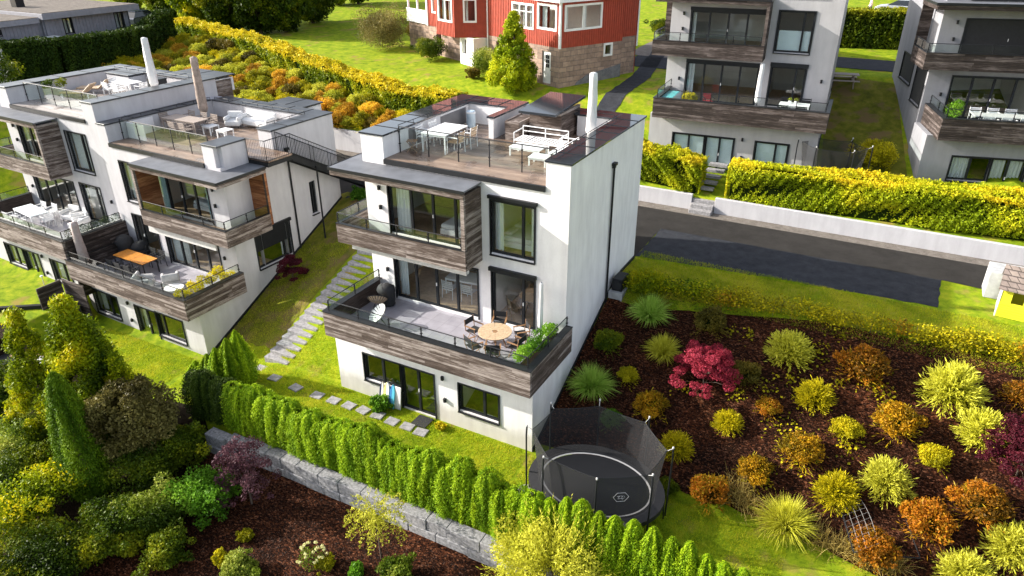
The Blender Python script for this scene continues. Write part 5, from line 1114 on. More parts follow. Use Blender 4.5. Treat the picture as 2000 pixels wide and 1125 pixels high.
def rtable(name,label,loc,rz,w,d,h,tm,lm,group=None,planks=6,cat='table'):
    t=thing(name,label,cat,loc,rz,group); m=MB()
    for k in range(planks): y0=-d/2+d*k/planks; m.box(-w/2,w/2,y0+.004,y0+d/planks-.004,h-.035,h,random.random())
    m.build('tabletop',tm,t)
    for sx in (-1,1):
        for sy in (-1,1): m=MB(); m.box(sx*(w/2-.04)-.025,sx*(w/2-.04)+.025,sy*(d/2-.04)-.025,sy*(d/2-.04)+.025,0,h-.037); m.build('leg',lm,t)
    m=MB(); m.box(-w/2+.04,w/2-.04,-d/2+.03,-d/2+.05,h-.1,h-.037); m.box(-w/2+.04,w/2-.04,d/2-.05,d/2-.03,h-.1,h-.037); m.build('apron',lm,t); return t
def closed_parasol(label,loc,h,mat,pole=DARK,r=.16,base=True):
    t=thing('closed_parasol',label,'parasol',loc)
    m=MB(); prof=[(r*.8,h*.2),(r*1.1,h*.26),(r*1.05,h*.45),(r*.92,h*.7),(r*.85,h*.9),(r*.78,h*.985),(.04,h)]; m.lathe(prof,16,jit=.18); m.build('folded_canopy',mat,t,smooth=True)
    MB().tube((0,0,0),(0,0,h*1.0),.025,8).build('pole',pole,t)
    if base: MB().box(-.25,.25,-.25,.25,0,.06).build('base',CONC,t,bevel=.01)
    return t
Z=9.2
rtable('dining_table','white slatted dining table in the middle of the centre roof deck',(-6.5,5.0,Z),.02,1.1,1.75,.75,WHITEM,WHITEM)
for x,y,a,l in ((-7.25,4.7,math.pi/2,'white chair at the near left side of the roof dining table'),(-7.15,5.5,math.pi/2,'white chair at the far left side of the roof dining table'),(-5.75,4.6,-math.pi/2,'tan seated chair at the near right side of the roof dining table'),(-5.72,5.5,-math.pi/2,'tan seated chair at the far right side of the roof dining table')):
    chair('dining_chair',l,(x,y,Z),a,WHITEM,WHITEM if x<-6 else TEAKL,'chairs round the roof dining table')
t=thing('folding_stool','small brown folding stool behind the glass rail, left of the dining table','stool',(-7.35,3.95,Z),.4)
m=MB(); 
for k in range(4): m.box(-.2+.1*k,-.11+.1*k,-.18,.18,.42,.44)
m.build('seat',TEAK,t)
for sy in (-.15,.15): m=MB(); m.tube((-.2,sy,0),(.18,sy,.42),.014); m.tube((.2,sy,0),(-.18,sy,.42),.014); m.build('leg',TEAK,t)
t=thing('waste_bin','pale blue cylindrical bin in the far corner of the centre roof deck','bin',(-7.3,8.3,Z)); MB().lathe([(.19,0),(.2,.04),(.2,.66),(.17,.7),(.02,.72)],18).build('body',plain('pale_blue_plastic',(.45,.55,.62),.5),t,smooth=False); MB().lathe([(.215,0),(.215,.05),(.2,.07)],18,(0,0,.6)).build('rim',WHITEM,t)
def frame_sofa(label,loc,rz,w=1.9,d=.8):
    t=thing('sofa_frame',label,'sofa',loc,rz); m=MB(); r=.022
    for x in (-w/2,w/2):
        for y in (-d/2,d/2): m.tube((x,y,0),(x,y,.7 if y>0 else .6),r)
        m.tube((x,-d/2,.6),(x,d/2,.62),r); m.tube((x,-d/2,.3),(x,d/2,.3),r)
    for z in (.3,.5,.7): m.tube((-w/2,d/2,z),(w/2,d/2,z),r)
    m.tube((-w/2,-d/2,.3),(w/2,-d/2,.3),r); m.tube((0,d/2,.3),(0,d/2,.7),r); m.build('frame',WHITEM,t)
    m=MB()
    for k in range(14): x=-w/2+.06+(w-.12)*k/13; m.box(x-.04,x+.04,-d/2+.02,d/2-.02,.30,.32)
    m.build('seat_slats',WHITEM,t); return t
frame_sofa('white metal sofa frame without cushions facing the low tables',(-3.1,6.7,Z),0,2.0,.8)
frame_sofa('short white metal sofa frame beside the right hand parapet',(-1.75,5.9,Z),-math.pi/2,1.2,.7)
rtable('low_table','white low slatted table in front of the sofa frame',(-3.1,5.6,Z),0,1.3,.75,.36,WHITEM,WHITEM)
rtable('low_table','small white low table at the right end of the lounge corner',(-2.2,4.75,Z),.1,.7,.6,.33,WHITEM,WHITEM)
closed_parasol('tall closed white parasol rising from the right parapet of the centre roof',(-1.25,7.35,Z),3.0,WHITEF,r=.17)
# terrace of the centre house
TZ=3.2
t=thing('round_table','round teak table with radial slats on the centre terrace','table',(-2.12,1.12,TZ)); R_=.62
for k in range(12):
    a0,a1=2*math.pi*k/12+.012,2*math.pi*(k+1)/12-.012; m=MB()
    for j in range(5):
        r0,r1=.1+(R_-.1)*j/5+.006,.1+(R_-.1)*(j+1)/5; n=3; P_=[(r0*math.cos(a0+(a1-a0)*i/n),r0*math.sin(a0+(a1-a0)*i/n)) for i in range(n+1)]+[(r1*math.cos(a1-(a1-a0)*i/n),r1*math.sin(a1-(a1-a0)*i/n)) for i in range(n+1)]; m.prism(P_,.70,.735,random.random())
    if k==0: M0=m
    else:
        n0=len(M0.v); M0.v+=m.v; M0.f+=[tuple(i+n0 for i in f) for f in m.f]; M0.t+=m.t
M0.build('tabletop',TEAKL,t); MB().lathe([(.08,0),(.08,.03)],14,(0,0,.706)).build('centre_disc',TEAK,t)
for a in (0.6,2.17,3.74,5.31): MB().tube((.42*math.cos(a),.42*math.sin(a),0),(.2*math.cos(a),.2*math.sin(a),.7),.028,6).build('leg',TEAK,t)
def director(label,loc,rz,fm=TEAK,cm=BLACKF,g='folding chairs round the teak table'):
    t=thing('folding_chair',label,'chair',loc,rz,g)
    for y in (-.2,.2): m=MB(); m.tube((-.24,y,0),(.24,y,.45),.016); m.tube((.24,y,0),(-.24,y,.45),.016); m.build('leg',fm,t)
    for sx in (-1,1): m=MB(); m.tube((sx*.25,-.22,.45),(sx*.25,-.22,.64),.015); m.tube((sx*.25,.2,.45),(sx*.25,.25,.9),.017); m.box(sx*.25-.03,sx*.25+.03,-.25,.24,.64,.66); m.build('armrest',fm,t)
    MB().box(-.24,.24,-.2,.2,.45,.462).build('seat',cm,t); MB().box(-.26,.26,.235,.25,.66,.88).build('backrest',cm,t); return t
for k,(dx,dy,l) in enumerate([(-.98,.15,'black cloth folding chair at the left side of the round table'),(-.35,.95,'black cloth folding chair behind the round table near the glass door'),(.72,.72,'black cloth folding chair at the far right of the round table'),(.95,-.1,'black cloth folding chair at the right beside the planter'),(-.4,-.85,'black cloth folding chair at the near left by the glass rail'),(.42,-.88,'black cloth folding chair at the near right by the glass rail')]):
    director(l,(-2.12+dx,1.12+dy,TZ),math.atan2(dy,dx)-math.pi/2)
def bowl_chair(label,loc,rz,mat,hole=False):
    t=thing('bowl_chair',label,'chair',loc,rz); n=20; m=MB(); prof=[(0,-.14),(.14,-.13),(.28,-.07),(.4,.04)]; Rx=Matrix.Rotation(-.75,3,'X')
    for j in range(3):
        for k in range(n):
            a0,a1=2*math.pi*k/n,2*math.pi*(k+.72)/n; q=[]
            for (r,z),a in ((prof[j],a0),(prof[j],a1),(prof[j+1],a1),(prof[j+1],a0)): q.append(Rx@Vector((r*math.cos(a)*1.0,r*math.sin(a)*1.12,z))+Vector((0,0,.48)))
            m.quad(*q)
    m.build('seat_cords',mat,t); m=MB(); pts=[Rx@Vector((.41*math.cos(a),.46*math.sin(a),.045))+Vector((0,0,.48)) for a in np.linspace(0,2*math.pi,25)]; m.path(pts,.014); m.build('rim',DARK,t)
    for a in (.6,2.5,4.0,5.4): MB().tube((.12*math.cos(a),.12*math.sin(a),.3),(.3*math.cos(a),.3*math.sin(a),0),.011).build('leg',DARK,t)
    return t
bowl_chair('tan woven bowl chair at the left end of the centre terrace',(-7.75,1.45,TZ),.5,TEAKL)
bowl_chair('pale clear bowl chair behind the front glass rail of the centre terrace',(-7.0,.5,TZ),2.6,CURT)
def covered_grill(label,loc,rz,sc=1.):
    t=thing('covered_grill',label,'grill',loc,rz); r=random.Random(3); m=MB()
    rings=[(.3,.05),(.33,.35),(.3,.6),(.36,.8),(.3,1.0),(.14,1.13),(.02,1.15)]; n=14; vs=[]
    for (q,z) in rings:
        for k in range(n): a=2*math.pi*k/n; j=1+r.uniform(-.12,.12); vs.append((q*1.3*j*math.cos(a)*sc,q*j*math.sin(a)*sc,z*sc))
    m.add(vs,[(i*n+k,i*n+(k+1)%n,(i+1)*n+(k+1)%n,(i+1)*n+k) for i in range(len(rings)-1) for k in range(n)]); m.build('cover',BLACKF,t,smooth=True)
    for s in (-.25,.25): MB().tube((s,-.1,.09),(s,.1,.09),.08,10).build('wheel',BLACKF,t)
    return t
covered_grill('grill under a black cover at the back left of the centre terrace',(-7.7,2.0,TZ),.2,.85)
closed_parasol('slim closed white parasol standing by the wall right of the terrace door',(-.85,2.3,TZ),2.5,WHITEF,r=.085)
def planter(label,loc,rz,L,mat,seed,leafmat,hh=.55,box=DARK,tint=0,name='planter',zt=.75,h0=.5):
    t=thing(name,label,'planter',loc,rz); MB().box(-L/2,L/2,-.2,.2,0,h0).build('box',box,t,bevel=.01); rng=np.random.default_rng(seed)
    cl=[((-L/2+.15+(L-.3)*k/9,rng.uniform(-.08,.08),h0+rng.uniform(.12,hh*.9)),rng.uniform(.2,.3)) for k in range(10)]
    V,Fc,t_=crown(cl,4200,.045,seed,.55,.4,.5,.15,.7,1.); np_mesh('plants',V,Fc,t_,leafmat,t); MB().box(-L/2+.02,L/2-.02,-.18,.18,h0,h0+.012).build('soil',DIRT,t); return t
planter('long planter of bright green leafy plants along the right end of the centre terrace',(-.28,.95,TZ),math.pi/2,3.0,None,41,L_FRESH,.75)
# awning cassette, mat, air unit, leaning boards
m=MB(); m.lathe([(.07,0),(.07,5.35)],12); aw=m.build('awning_roll',WHITEF,HM); aw.rotation_euler=(0,math.pi/2,0); aw.location=(-9.0,1.86,5.66)
MB().box(-9.0,-3.65,1.72,1.78,5.56,5.72).build('awning_bar',GREYF,HM)
m=MB(); m.lathe([(.07,0),(.07,4.9)],12); aw=m.build('awning_roll',WHITEF,HB); aw.rotation_euler=(0,math.pi/2,0); aw.location=(-4.9,1.86,5.66)
m=MB(); m.box(-4.9,-.1,1.66,1.72,5.42,5.72); m.build('awning_valance',GREYF,HB)
tag(MB().box(-4.85,-4.2,-.75,-.12,.03,.06).build('door_mat',BLACKF),'dark mat in front of the garden door','door mat')
t=thing('air_unit','dark outdoor air unit against the side wall near the parking','air unit',(.38,7.35,Tz(.4,7.35))); MB().box(-.22,.22,-.4,.4,.08,.62).build('casing',DARK,t,bevel=.02); MB().box(-.3,.3,-.55,.55,-.35,.07).build('plinth',CONC,t)
m=MB(); m.tube((.0,-.41,.35),(.0,-.43,.35),.2,16); m.build('fan_grille',BLACKF,t); 
for k,(x,w,h,cols) in enumerate([(-6.62,.2,1.0,[(.02,.03,.08),(.75,.72,.65)]),(-6.38,.26,1.05,[(.8,.72,.25),(.75,.75,.72)]),(-6.1,.24,1.02,[(.05,.2,.45),(.1,.45,.6)])]):
    m,nt_,b=newmat('striped_board'); tc=N(nt_,'ShaderNodeTexCoord'); s=N(nt_,'ShaderNodeSeparateXYZ'); nt_.links.new(tc.outputs['Object'],s.inputs[0]); mr=N(nt_,'ShaderNodeMapRange'); nt_.links.new(s.outputs[0],mr.inputs[0]); mr.inputs[1].default_value=-w/2; mr.inputs[2].default_value=w/2
    nt_.links.new(ramp(nt_,mr.outputs[0],[(0,cols[0]),(.45,cols[1])],'CONSTANT'),b.inputs['Base Color']); b.inputs['Roughness'].default_value=.4
    M_=MB(); pf=[(-w/2,0),(w/2,0),(w/2,h*.7),(w*.3,h*.93),(0,h),(-w*.3,h*.93),(-w/2,h*.7)]; M_.add([(x_,y_,z_) for y_ in (-.03,.03) for x_,z_ in pf],[tuple(range(7))[::-1],tuple(range(7,14))]+[(i,(i+1)%7,7+(i+1)%7,7+i) for i in range(7)])
    o=M_.build('bodyboard',m,None,bevel=.008,loc=(x,-.30,.02)); o.rotation_euler=(-.25,0,0); tag(o,['navy and white striped board leaning on the wall, leftmost of three','yellow and white board leaning in the middle of three','blue and turquoise board leaning on the wall, rightmost of three'][k],'board','boards leaning by the garden door')
o=MB().box(-.14,.14,-.02,.02,0,.98).build('leaning_board',WHITEF,None,bevel=.01,loc=(-5.86,-.2,0)); o.rotation_euler=(-.15,0,0); tag(o,'pale grey plain board leaning right beside the garden door frame','board')
# interiors seen through the glass
def bed(label,H,x,y,z,rz=0):
    t=thing('bed',label,'bed',in_house(H,x,y,z),H.rotation_euler[2]+rz); MB().box(-.8,.8,-1.,1.,.12,.35).build('frame',WHITEF,t,bevel=.02); MB().box(-.79,.79,-.99,.99,.352,.55).build('mattress',WHITEF,t,bevel=.06)
    for s in (-.4,.4): MB().box(s-.3,s+.3,.6,.95,.56,.68).build('pillow',WHITEF,t,bevel=.05)
    for a in (-.7,.7):
        for b in (-.9,.9): MB().box(a-.03,a+.03,b-.03,b+.03,0,.12).build('leg',TEAK,t)
bed('white bed seen through the upper bay glazing of the centre house',HM,-5.0,4.3,6.12)
bed('white bed seen through the upper right window of the centre house',HM,-2.1,4.2,6.12,math.pi/2)
bed('pale bed behind the upper bay glazing of the left house',HB,-2.9,4.5,6.12)
rtable('dining_table','pale wood dining table behind the terrace glazing of the centre house',(-5.3,4.5,3.2),.1,1.8,.9,.74,WHITEM,WHITEM)
for k,(x,y,a) in enumerate([(-5.8,3.85,math.pi),(-4.9,3.9,math.pi),(-5.7,5.2,0),(-4.8,5.2,0)]): chair('indoor_chair',['white chair indoors, near left of the indoor table','white chair indoors, near right of the indoor table','white chair indoors, far left of the indoor table','white chair indoors, far right of the indoor table'][k],(x,y,3.2),a,WHITEM,GREYF,'chairs round the indoor table',False)
rtable('side_table','grey wood table behind the right terrace door of the centre house',(-2.0,4.1,3.2),0,1.0,.7,.74,GREYW,GREYW)
for k,(x,y,a) in enumerate([(-2.6,3.6,2.4),(-1.5,3.5,-2.6)]): chair('indoor_chair',['slatted wooden chair left behind the right terrace door','slatted wooden chair right behind the right terrace door'][k],(x,y,3.2),a,TEAK,TEAKL,'wooden chairs behind the terrace door',False)
# terrace of house B
b=lambda x,y,z=TZ:in_house(HB,x,y,z)
rtable('terrace_table','orange oiled wooden table on the left house terrace',b(-6.05,1.28),AZ,2.35,.85,.75,OAK,BLACKF,planks=7)
for k,(x,y,a) in enumerate([(-6.8,2.0,0),(-6.1,2.05,0),(-5.4,2.05,0),(-6.7,.55,math.pi),(-6.0,.5,math.pi),(-5.3,.52,math.pi)]): chair('garden_chair',('black chair, '+['left','middle','right'][k%3]+(' behind' if k<3 else ' in front of')+' the orange wooden table'),b(x,y),AZ+a,BLACKF,BLACKF,'black chairs round the orange table')
covered_grill('black covered grill in the dark corner left of the orange table',b(-7.8,1.95),AZ,1.15)
covered_grill('large black covered shape behind the orange table',b(-7.0,2.25),AZ+1,.9)
def armchair(label,loc,rz,mat,group=None,w=.78,name='lounge_chair'):
    t=thing(name,label,'armchair',loc,rz,group); MB().box(-w/2,w/2,-.38,.38,.12,.4).build('seat',mat,t,bevel=.05); MB().box(-w/2,w/2,.26,.42,.402,.78).build('backrest',mat,t,bevel=.05)
    for s in (-1,1): MB().box(s*(w/2-.06)-.07,s*(w/2-.06)+.07,-.38,.255,.402,.6).build('armrest',mat,t,bevel=.04)
    for a in (-1,1):
        for c in (-.3,.3): MB().tube((a*(w/2-.1),c,0),(a*(w/2-.1),c,.12),.018).build('leg',DARK,t)
    return t
armchair('pale grey lounge chair near the front rail right of the orange table',b(-3.9,.15),AZ+2.2,GREYF,'pale lounge chairs on the left terrace')
armchair('pale grey lounge chair facing the planter, second from the orange table',b(-3.0,.95),AZ-2.2,GREYF,'pale lounge chairs on the left terrace')
t=thing('pouf_table','round cream coffee table beside the yellow planter','coffee table',b(-2.1,.45)); MB().lathe([(.4,.0),(.45,.06),(.45,.3),(.42,.34),(.02,.35)],20).build('body',WHITEF,t,smooth=True); MB().lathe([(.43,0),(.44,.03)],20,(0,0,.345)).build('top',WHITEM,t)
planter('planter of golden yellow leafy plants at the right end of the left terrace',b(-.3,.9,TZ),AZ+math.pi/2,3.0,None,42,L_YELL,.75)
closed_parasol('closed beige parasol at the divider between the two left terraces',b(-8.15,-.1),2.7,plain('beige_fabric',(.42,.34,.32),.9,0,.15,6),r=.2)
# terrace of house A
a_=lambda x,y,z=TZ:in_house(HA,x,y,z); AA=HA.rotation_euler[2]
rtable('glass_table','pale blue topped white table on the far left terrace',a_(-5.75,1.05),AA-.1,2.1,.95,.75,BLIND,WHITEM,planks=2)
for k,(x,y,a) in enumerate([(-6.3,1.8,0),(-5.4,1.9,0),(-6.4,.3,math.pi),(-5.5,.25,math.pi),(-4.4,1.1,-math.pi/2)]): chair('garden_chair',['white chair, far left of the pale blue table','white chair, far right of the pale blue table','white chair, near left of the pale blue table','white chair, near right of the pale blue table','white chair at the right head of the pale blue table'][k],a_(x,y),AA+a,WHITEM,WHITEM,'white chairs round the pale blue table')
armchair('cream cushioned armchair left in the seating group on the far left terrace',a_(-4.3,2.35),AA+.2,WHITEF,'cream armchairs on the far left terrace',.85)
armchair('cream cushioned armchair in the middle of the far left terrace seating group',a_(-3.2,2.2),AA-.4,WHITEF,'cream armchairs on the far left terrace',.85)
armchair('cream cushioned armchair beside the box balls',a_(-2.25,1.6),AA-1.3,WHITEF,'cream armchairs on the far left terrace',.85)
t=thing('box_planter','pale planter with a row of clipped dark green box balls','planter',a_(-.35,1.35,TZ),AA+math.pi/2); MB().box(-1.6,1.6,-.22,.22,0,.62).build('box',WHITEF,t,bevel=.01)
for k in range(5):
    V,Fc,tt=crown([((-1.3+.65*k,0,.84),.3)],9000,.022,90+k,.6,.9,1.2,.1,.4,.9); np_mesh('box_ball',V,Fc,tt,L_THUJD,t)
# roof of house B
ZB=9.2; b9=lambda x,y:in_house(HB,x,y,ZB)
rtable('roof_table','weathered teak dining table on the left house roof deck',b9(-6.3,5.9),AZ+.05,2.4,.95,.74,GREYW,GREYW)
for k,(x,y,a) in enumerate([(-7.1,6.7,0),(-6.2,6.75,0),(-5.35,6.7,0),(-6.0,5.1,math.pi),(-5.3,5.15,math.pi),(-7.75,5.9,math.pi/2)]): chair('teak_chair','weathered teak chair, '+['far left of','far middle of','far right of','near left of','near right of','at the left head of'][k]+' the roof table',b9(x,y),AZ+a,GREYW,GREYW,'teak chairs round the roof table')
closed_parasol('closed brown weathered parasol beside the teak roof table',b9(-6.6,7.35),3.6,plain('brown_fabric',(.32,.25,.21),.9,0,.3,5),r=.21)
armchair('white sofa at the back of the left house roof lounge',b9(-3.9,8.5),AZ,WHITEF,'white roof lounge',2.2,'lounge_sofa')
armchair('white sofa against the right parapet of the left roof lounge',b9(-1.5,8.0),AZ-math.pi/2,WHITEF,'white roof lounge',1.9,'lounge_sofa')
armchair('white lounger with raised back in the left roof lounge',b9(-5.0,7.9),AZ+.5,WHITEF,'white roof lounge',.8,'lounge_sofa')
for k,(x,y) in enumerate([(-4.9,6.3),(-3.6,6.1)]): rtable('side_table',['white side table, left of two before the roof lounge','white side table, right of two before the roof lounge'][k],b9(x,y),AZ,.62,.62,.45,WHITEM,WHITEM,'white side tables')
# roof of house A
a9=lambda x,y:in_house(HA,x,y,ZB)
closed_parasol('closed white parasol on the topmost roof at the far left',a9(-1.9,7.5),3.3,WHITEF,r=.2)
def lounger(label,loc,rz):
    t=thing('sun_lounger',label,'sun lounger',loc,rz,'sun loungers on the far left roof'); MB().box(-.33,.33,-1.,.35,.26,.34).build('mattress',TEAKL,t,bevel=.02)
    o=MB().box(-.33,.33,0,.75,0,.08).build('backrest',TEAKL,t,bevel=.02); o.location=(0,.35,.27); o.rotation_euler=(.7,0,0)
    for x in (-.28,.28):
        for y in (-.9,.6): MB().box(x-.025,x+.025,y-.025,y+.025,0,.26).build('leg',WHITEM,t)
lounger('beige sun lounger nearest the rail on the far left roof',a9(-6.0,5.6),AA-1.1); lounger('beige sun lounger behind the first one on the far left roof',a9(-6.4,6.8),AA-1.1)
rtable('roof_table','white dining table on the far left roof deck',a9(-4.2,7.4),AA,1.5,.9,.75,WHITEM,WHITEM)
for k,(x,y,a) in enumerate([(-4.7,6.6,math.pi),(-3.8,6.6,math.pi),(-5.3,7.4,math.pi/2),(-3.0,7.4,-math.pi/2)]): chair('roof_chair','white chair, '+['near left of','near right of','left end of','right end of']  [k]+' the far left roof table',a9(x,y),AA+a,WHITEM,WHITEM,'white chairs on the far left roof')
t=thing('storage_box','black box beside the white table on the far left roof','box',a9(-2.6,8.2),AA); MB().box(-.4,.4,-.35,.35,0,.9).build('body',BLACKF,t,bevel=.02); MB().box(-.42,.42,-.37,.37,.903,.95).build('lid',DARK,t)
for k,(x,y) in enumerate([(-7.3,4.6),(-7.0,5.2)]):
    t=thing('potted_plant',['green plant in a grey pot, nearest the far left roof rail','green plant in a grey pot, second from the far left roof rail'][k],'potted plant',a9(x,y)); MB().lathe([(.2,0),(.27,.55),(.25,.56)],4).build('pot',CONC,t); V,Fc,tt=crown([((0,0,.75),.3),((.1,.1,.9),.2)],3000,.05,95+k); np_mesh('foliage',V,Fc,tt,L_TREEG,t)
# terrace of house C and D
c_=lambda x,y,z=TZ:in_house(HC,x,y,z); AC=HC.rotation_euler[2]
closed_parasol('closed white parasol on the terrace of the shaded white house behind the road',c_(-3.45,1.6),2.6,WHITEF,r=.13)
rtable('garden_table','white table on the right of the terrace behind the road hedge',c_(-1.5,1.1),AC,1.5,.8,.72,WHITEM,WHITEM)
for k,(x,y,a) in enumerate([(-2.0,.35,math.pi),(-1.1,.35,math.pi),(-2.0,1.9,0),(-1.0,1.9,0)]): chair('garden_chair','dark chair, '+['near left of','near right of','far left of','far right of'][k]+' the white table above the road hedge',c_(x,y),AC+a,DARK,DARK,'dark chairs above the road hedge')
planter('yellow flowering planter behind the glass rail above the road hedge',c_(-6.9,.35),AC,.8,None,43,L_YELL,.35,WHITEF)
t=thing('pool_tub','pale turquoise tub at the left end of the terrace above the road','tub',c_(-8.05,1.0),AC); MB().box(-.35,.35,-1.1,1.1,0,.7).build('tub',BLIND,t,bevel=.04); MB().box(-.3,.3,-1.,1.,.702,.72).build('cover',plain('turquoise_cover',(.12,.45,.5),.5),t)
chair('red_chair','red folding chair on the terrace above the road hedge',c_(-6.0,1.2),AC+.5,DARK,plain('red_cloth',(.5,.05,.06),.8),None)
for k,x in enumerate((-1.75,-1.45)):
    t=thing('potted_plant',['white pot with pale flowers, left on the white table','white pot with pale flowers, right on the white table'][k],'potted plant',c_(x,1.1,TZ+.725)); MB().lathe([(.07,0),(.09,.16),(.08,.16)],10).build('pot',WHITEM,t); V,Fc,tt=crown([((0,0,.22),.11)],6000,.03,97+k); np_mesh('foliage',V,Fc,tt,L_VAR,t)
d_=lambda x,y,z=TZ:in_house(HD,x,y,z); AD=HD.rotation_euler[2]
t=thing('potted_tree','round blue green potted bush at the corner of the dark top right terrace','potted plant',d_(-7.9,.3)); MB().lathe([(.2,0),(.25,.5),(.23,.5)],12).build('pot',BLACKF,t); V,Fc,tt=crown([((0,0,1.0),.42),((.1,0,1.3),.3)],3000,.045,99); np_mesh('crown',V,Fc,tt,L_FRESH,t)
rtable('garden_table','grey table on the dark terrace of the top right house',d_(-5.6,1.0),AD,2.4,.9,.72,GREYF,DARK)
for k,(x,y,a) in enumerate([(-6.4,.2,math.pi),(-5.6,.2,math.pi),(-4.8,.2,math.pi),(-6.4,1.8,0),(-5.6,1.8,0),(-4.8,1.8,0)]): chair('garden_chair','white framed chair, '+['near left','near middle','near right','far left','far middle','far right'][k]+' of the grey terrace table',d_(x,y),AD+a,WHITEM,WHITEM,'chairs on the dark terrace')
# ------------------------------------------------------------ trampolines
NET=m_net('black_safety_net',.60); NETL=m_net('thin_safety_net',.5)
def trampoline(label,loc,rx,ry,n,h0=.85,ht=2.65,a_off=.2,logo=False,padc=None):
    t=thing('trampoline',label,'trampoline',loc)
    E_=lambda a,r1,r2,z:(r1*math.cos(a),r2*math.sin(a),z); N_=48; A=[2*math.pi*k/N_ for k in range(N_+1)]
    m=MB(); m.add([E_(a,rx-.36,ry-.36,h0) for a in A[:-1]],[tuple(range(N_))]); m.build('jumping_mat',plain('black_mat',(.012,.012,.014),.6),t)
    def ring(i0,i1,z0,z1,name,mat):
        m=MB()
        for a,b in zip(A[:-1],A[1:]): m.quad(E_(a,rx-i0,ry-i0,z0),E_(b,rx-i0,ry-i0,z0),E_(b,rx-i1,ry-i1,z1),E_(a,rx-i1,ry-i1,z1))
        return m.build(name,mat,t)
    ring(.36,.30,h0+.012,h0+.02,'white_ring',GREYF); ring(.30,-.12,h0+.02,h0+.03,'safety_pad',BLACKF); ring(-.12,-.13,h0+.03,h0-.12,'frame_skirt',DARK)
    m=MB(); m.path([E_(a,rx+.08,ry+.08,h0-.1) for a in A],.03); m.build('frame',DARK,t)
    P=[(2*math.pi*k/n+a_off) for k in range(n)]
    for a in P:
        m=MB(); p0=E_(a,rx+.2,ry+.2,0); p1=E_(a,rx+.22,ry+.22,ht-.35); p2=E_(a,rx+.2,ry+.2,ht); m.path([p0,p1,p2],.028,8); po=m.build('pole',DARK,t); MB().lathe([(.03,0),(.03,.06),(.01,.07)],8,p2).build('pole_cap',GREYF,po)
        m=MB(); m.tube(p2,E_(a,rx+.02,ry+.02,ht-.12),.008); m.build('net_hook',GREYF,po)
        m=MB(); m.tube(E_(a-.12,rx+.1,ry+.1,h0-.1),E_(a-.1,rx+.14,ry+.14,0.02),.022); m.build('leg',DARK,t)
    S=6
    for k in range(n):
        a,b=P[k],P[(k+1)%n]; b=b if b>a else b+2*math.pi; m=MB(); pa,pb=Vector(E_(a,rx+.02,ry+.02,0)),Vector(E_(b,rx+.02,ry+.02,0)); q=[]
        for i in range(S+1):
            f=i/S; base=Vector(E_(a+(b-a)*f,rx-.2,ry-.2,h0+.03)); tp=pa.lerp(pb,f)+Vector((0,0,ht-.10-.04*math.sin(math.pi*f))); q.append((base,tp))
        for (b0,t0),(b1,t1) in zip(q[:-1],q[1:]):
            for j in range(4): f0,f1=j/4,(j+1)/4; m.quad(b0.lerp(t0,f0),b1.lerp(t1,f0),b1.lerp(t1,f1),b0.lerp(t0,f1))
        nt_=m.build('safety_net',NET if logo else NETL,t); m=MB(); m.path([x[1] for x in q],.009); m.build('top_band',DARK,nt_)
        if logo and k==n-2:
            c=(q[3][0].lerp(q[3][1],.55)); ux=(q[4][1]-q[2][1]).normalized(); uz=(q[3][1]-q[3][0]).normalized(); nn=uz.cross(ux)*-.02; m=MB()
            if nn.dot(Vector((c[0],c[1],0)))<0: nn=-nn
            H6=[c+nn+ux*.24*math.cos(i*math.pi/3)+uz*.2*math.sin(i*math.pi/3) for i in range(7)]; m.path(H6,.007,4)
            for (x0,z0,x1,z1) in ((-.12,.03,-.04,.05),(-.04,.05,-.08,-.03),(-.02,.05,.05,.04),(.05,.04,.02,-.02),(.08,.05,.12,-.02),(-.1,-.06,.1,-.05),(.02,-.05,.06,-.11)): m.tube(c+nn+ux*x0+uz*z0,c+nn+ux*x1+uz*z1,.006,4)
            m.build('hexagon_emblem',GREYF,nt_)
    return t
trampoline('large oval black trampoline with safety net at the corner of the centre house',(3.0,-1.33,Tz(3,-1.38)),2.15,1.72,8,.85,2.75,.3,True)
trampoline('smaller round trampoline with grey net behind the road hedge',(6.6,20.9,Tz(6.6,20.9)),1.55,1.2,6,.6,2.3,.1)
m=MB(); m.lathe([(.3,0),(.32,.02)],16); tag(m.build('paving_slab',CONC,loc=(.75,-1.9,.0)),'grey round slab beside the trampoline leg','slab')
# ------------------------------------------------------------ playhouse
t=thing('playhouse','yellow and turquoise toy house with brown shingle roof at the right edge','playhouse',(14.05,11.55,Tz(14,11.5)),-.12)
YP=plain('yellow_paint',(.75,.68,.03),.5,0,.06); TP=plain('turquoise_paint',(.22,.58,.62),.5,0,.06)
m=MB(); m.wall('y',0,2.2,0,1.25,0,.05,[(.35,.75,.62,1.15)])
for k in range(6): m.box(.0,2.2,-.02,-.002,.02+.1*k,.10+.1*k)
m.build('front_wall',YP,t); m=MB(); m.add([(0,.0,0),(0,1.3,0),(0,1.3,1.25),(0,.65,1.75),(0,0,1.25)],[(0,1,2,3,4)]); m.add([(-.04,.0,0),(-.04,1.3,0),(-.04,1.3,1.25),(-.04,.65,1.75),(-.04,0,1.25)],[(0,1,2,3,4)]); m.box(-.04,0,-.02,.0,0,1.25); m.build('gable_wall',WHITEM,t)
MB().box(.8,1.3,-.05,-.022,.62,1.15).build('shutter',TP,t); m=MB(); m.wall('y',0,2.2,0,1.25,1.3,-.05); m.build('rear_wall',YP,t)
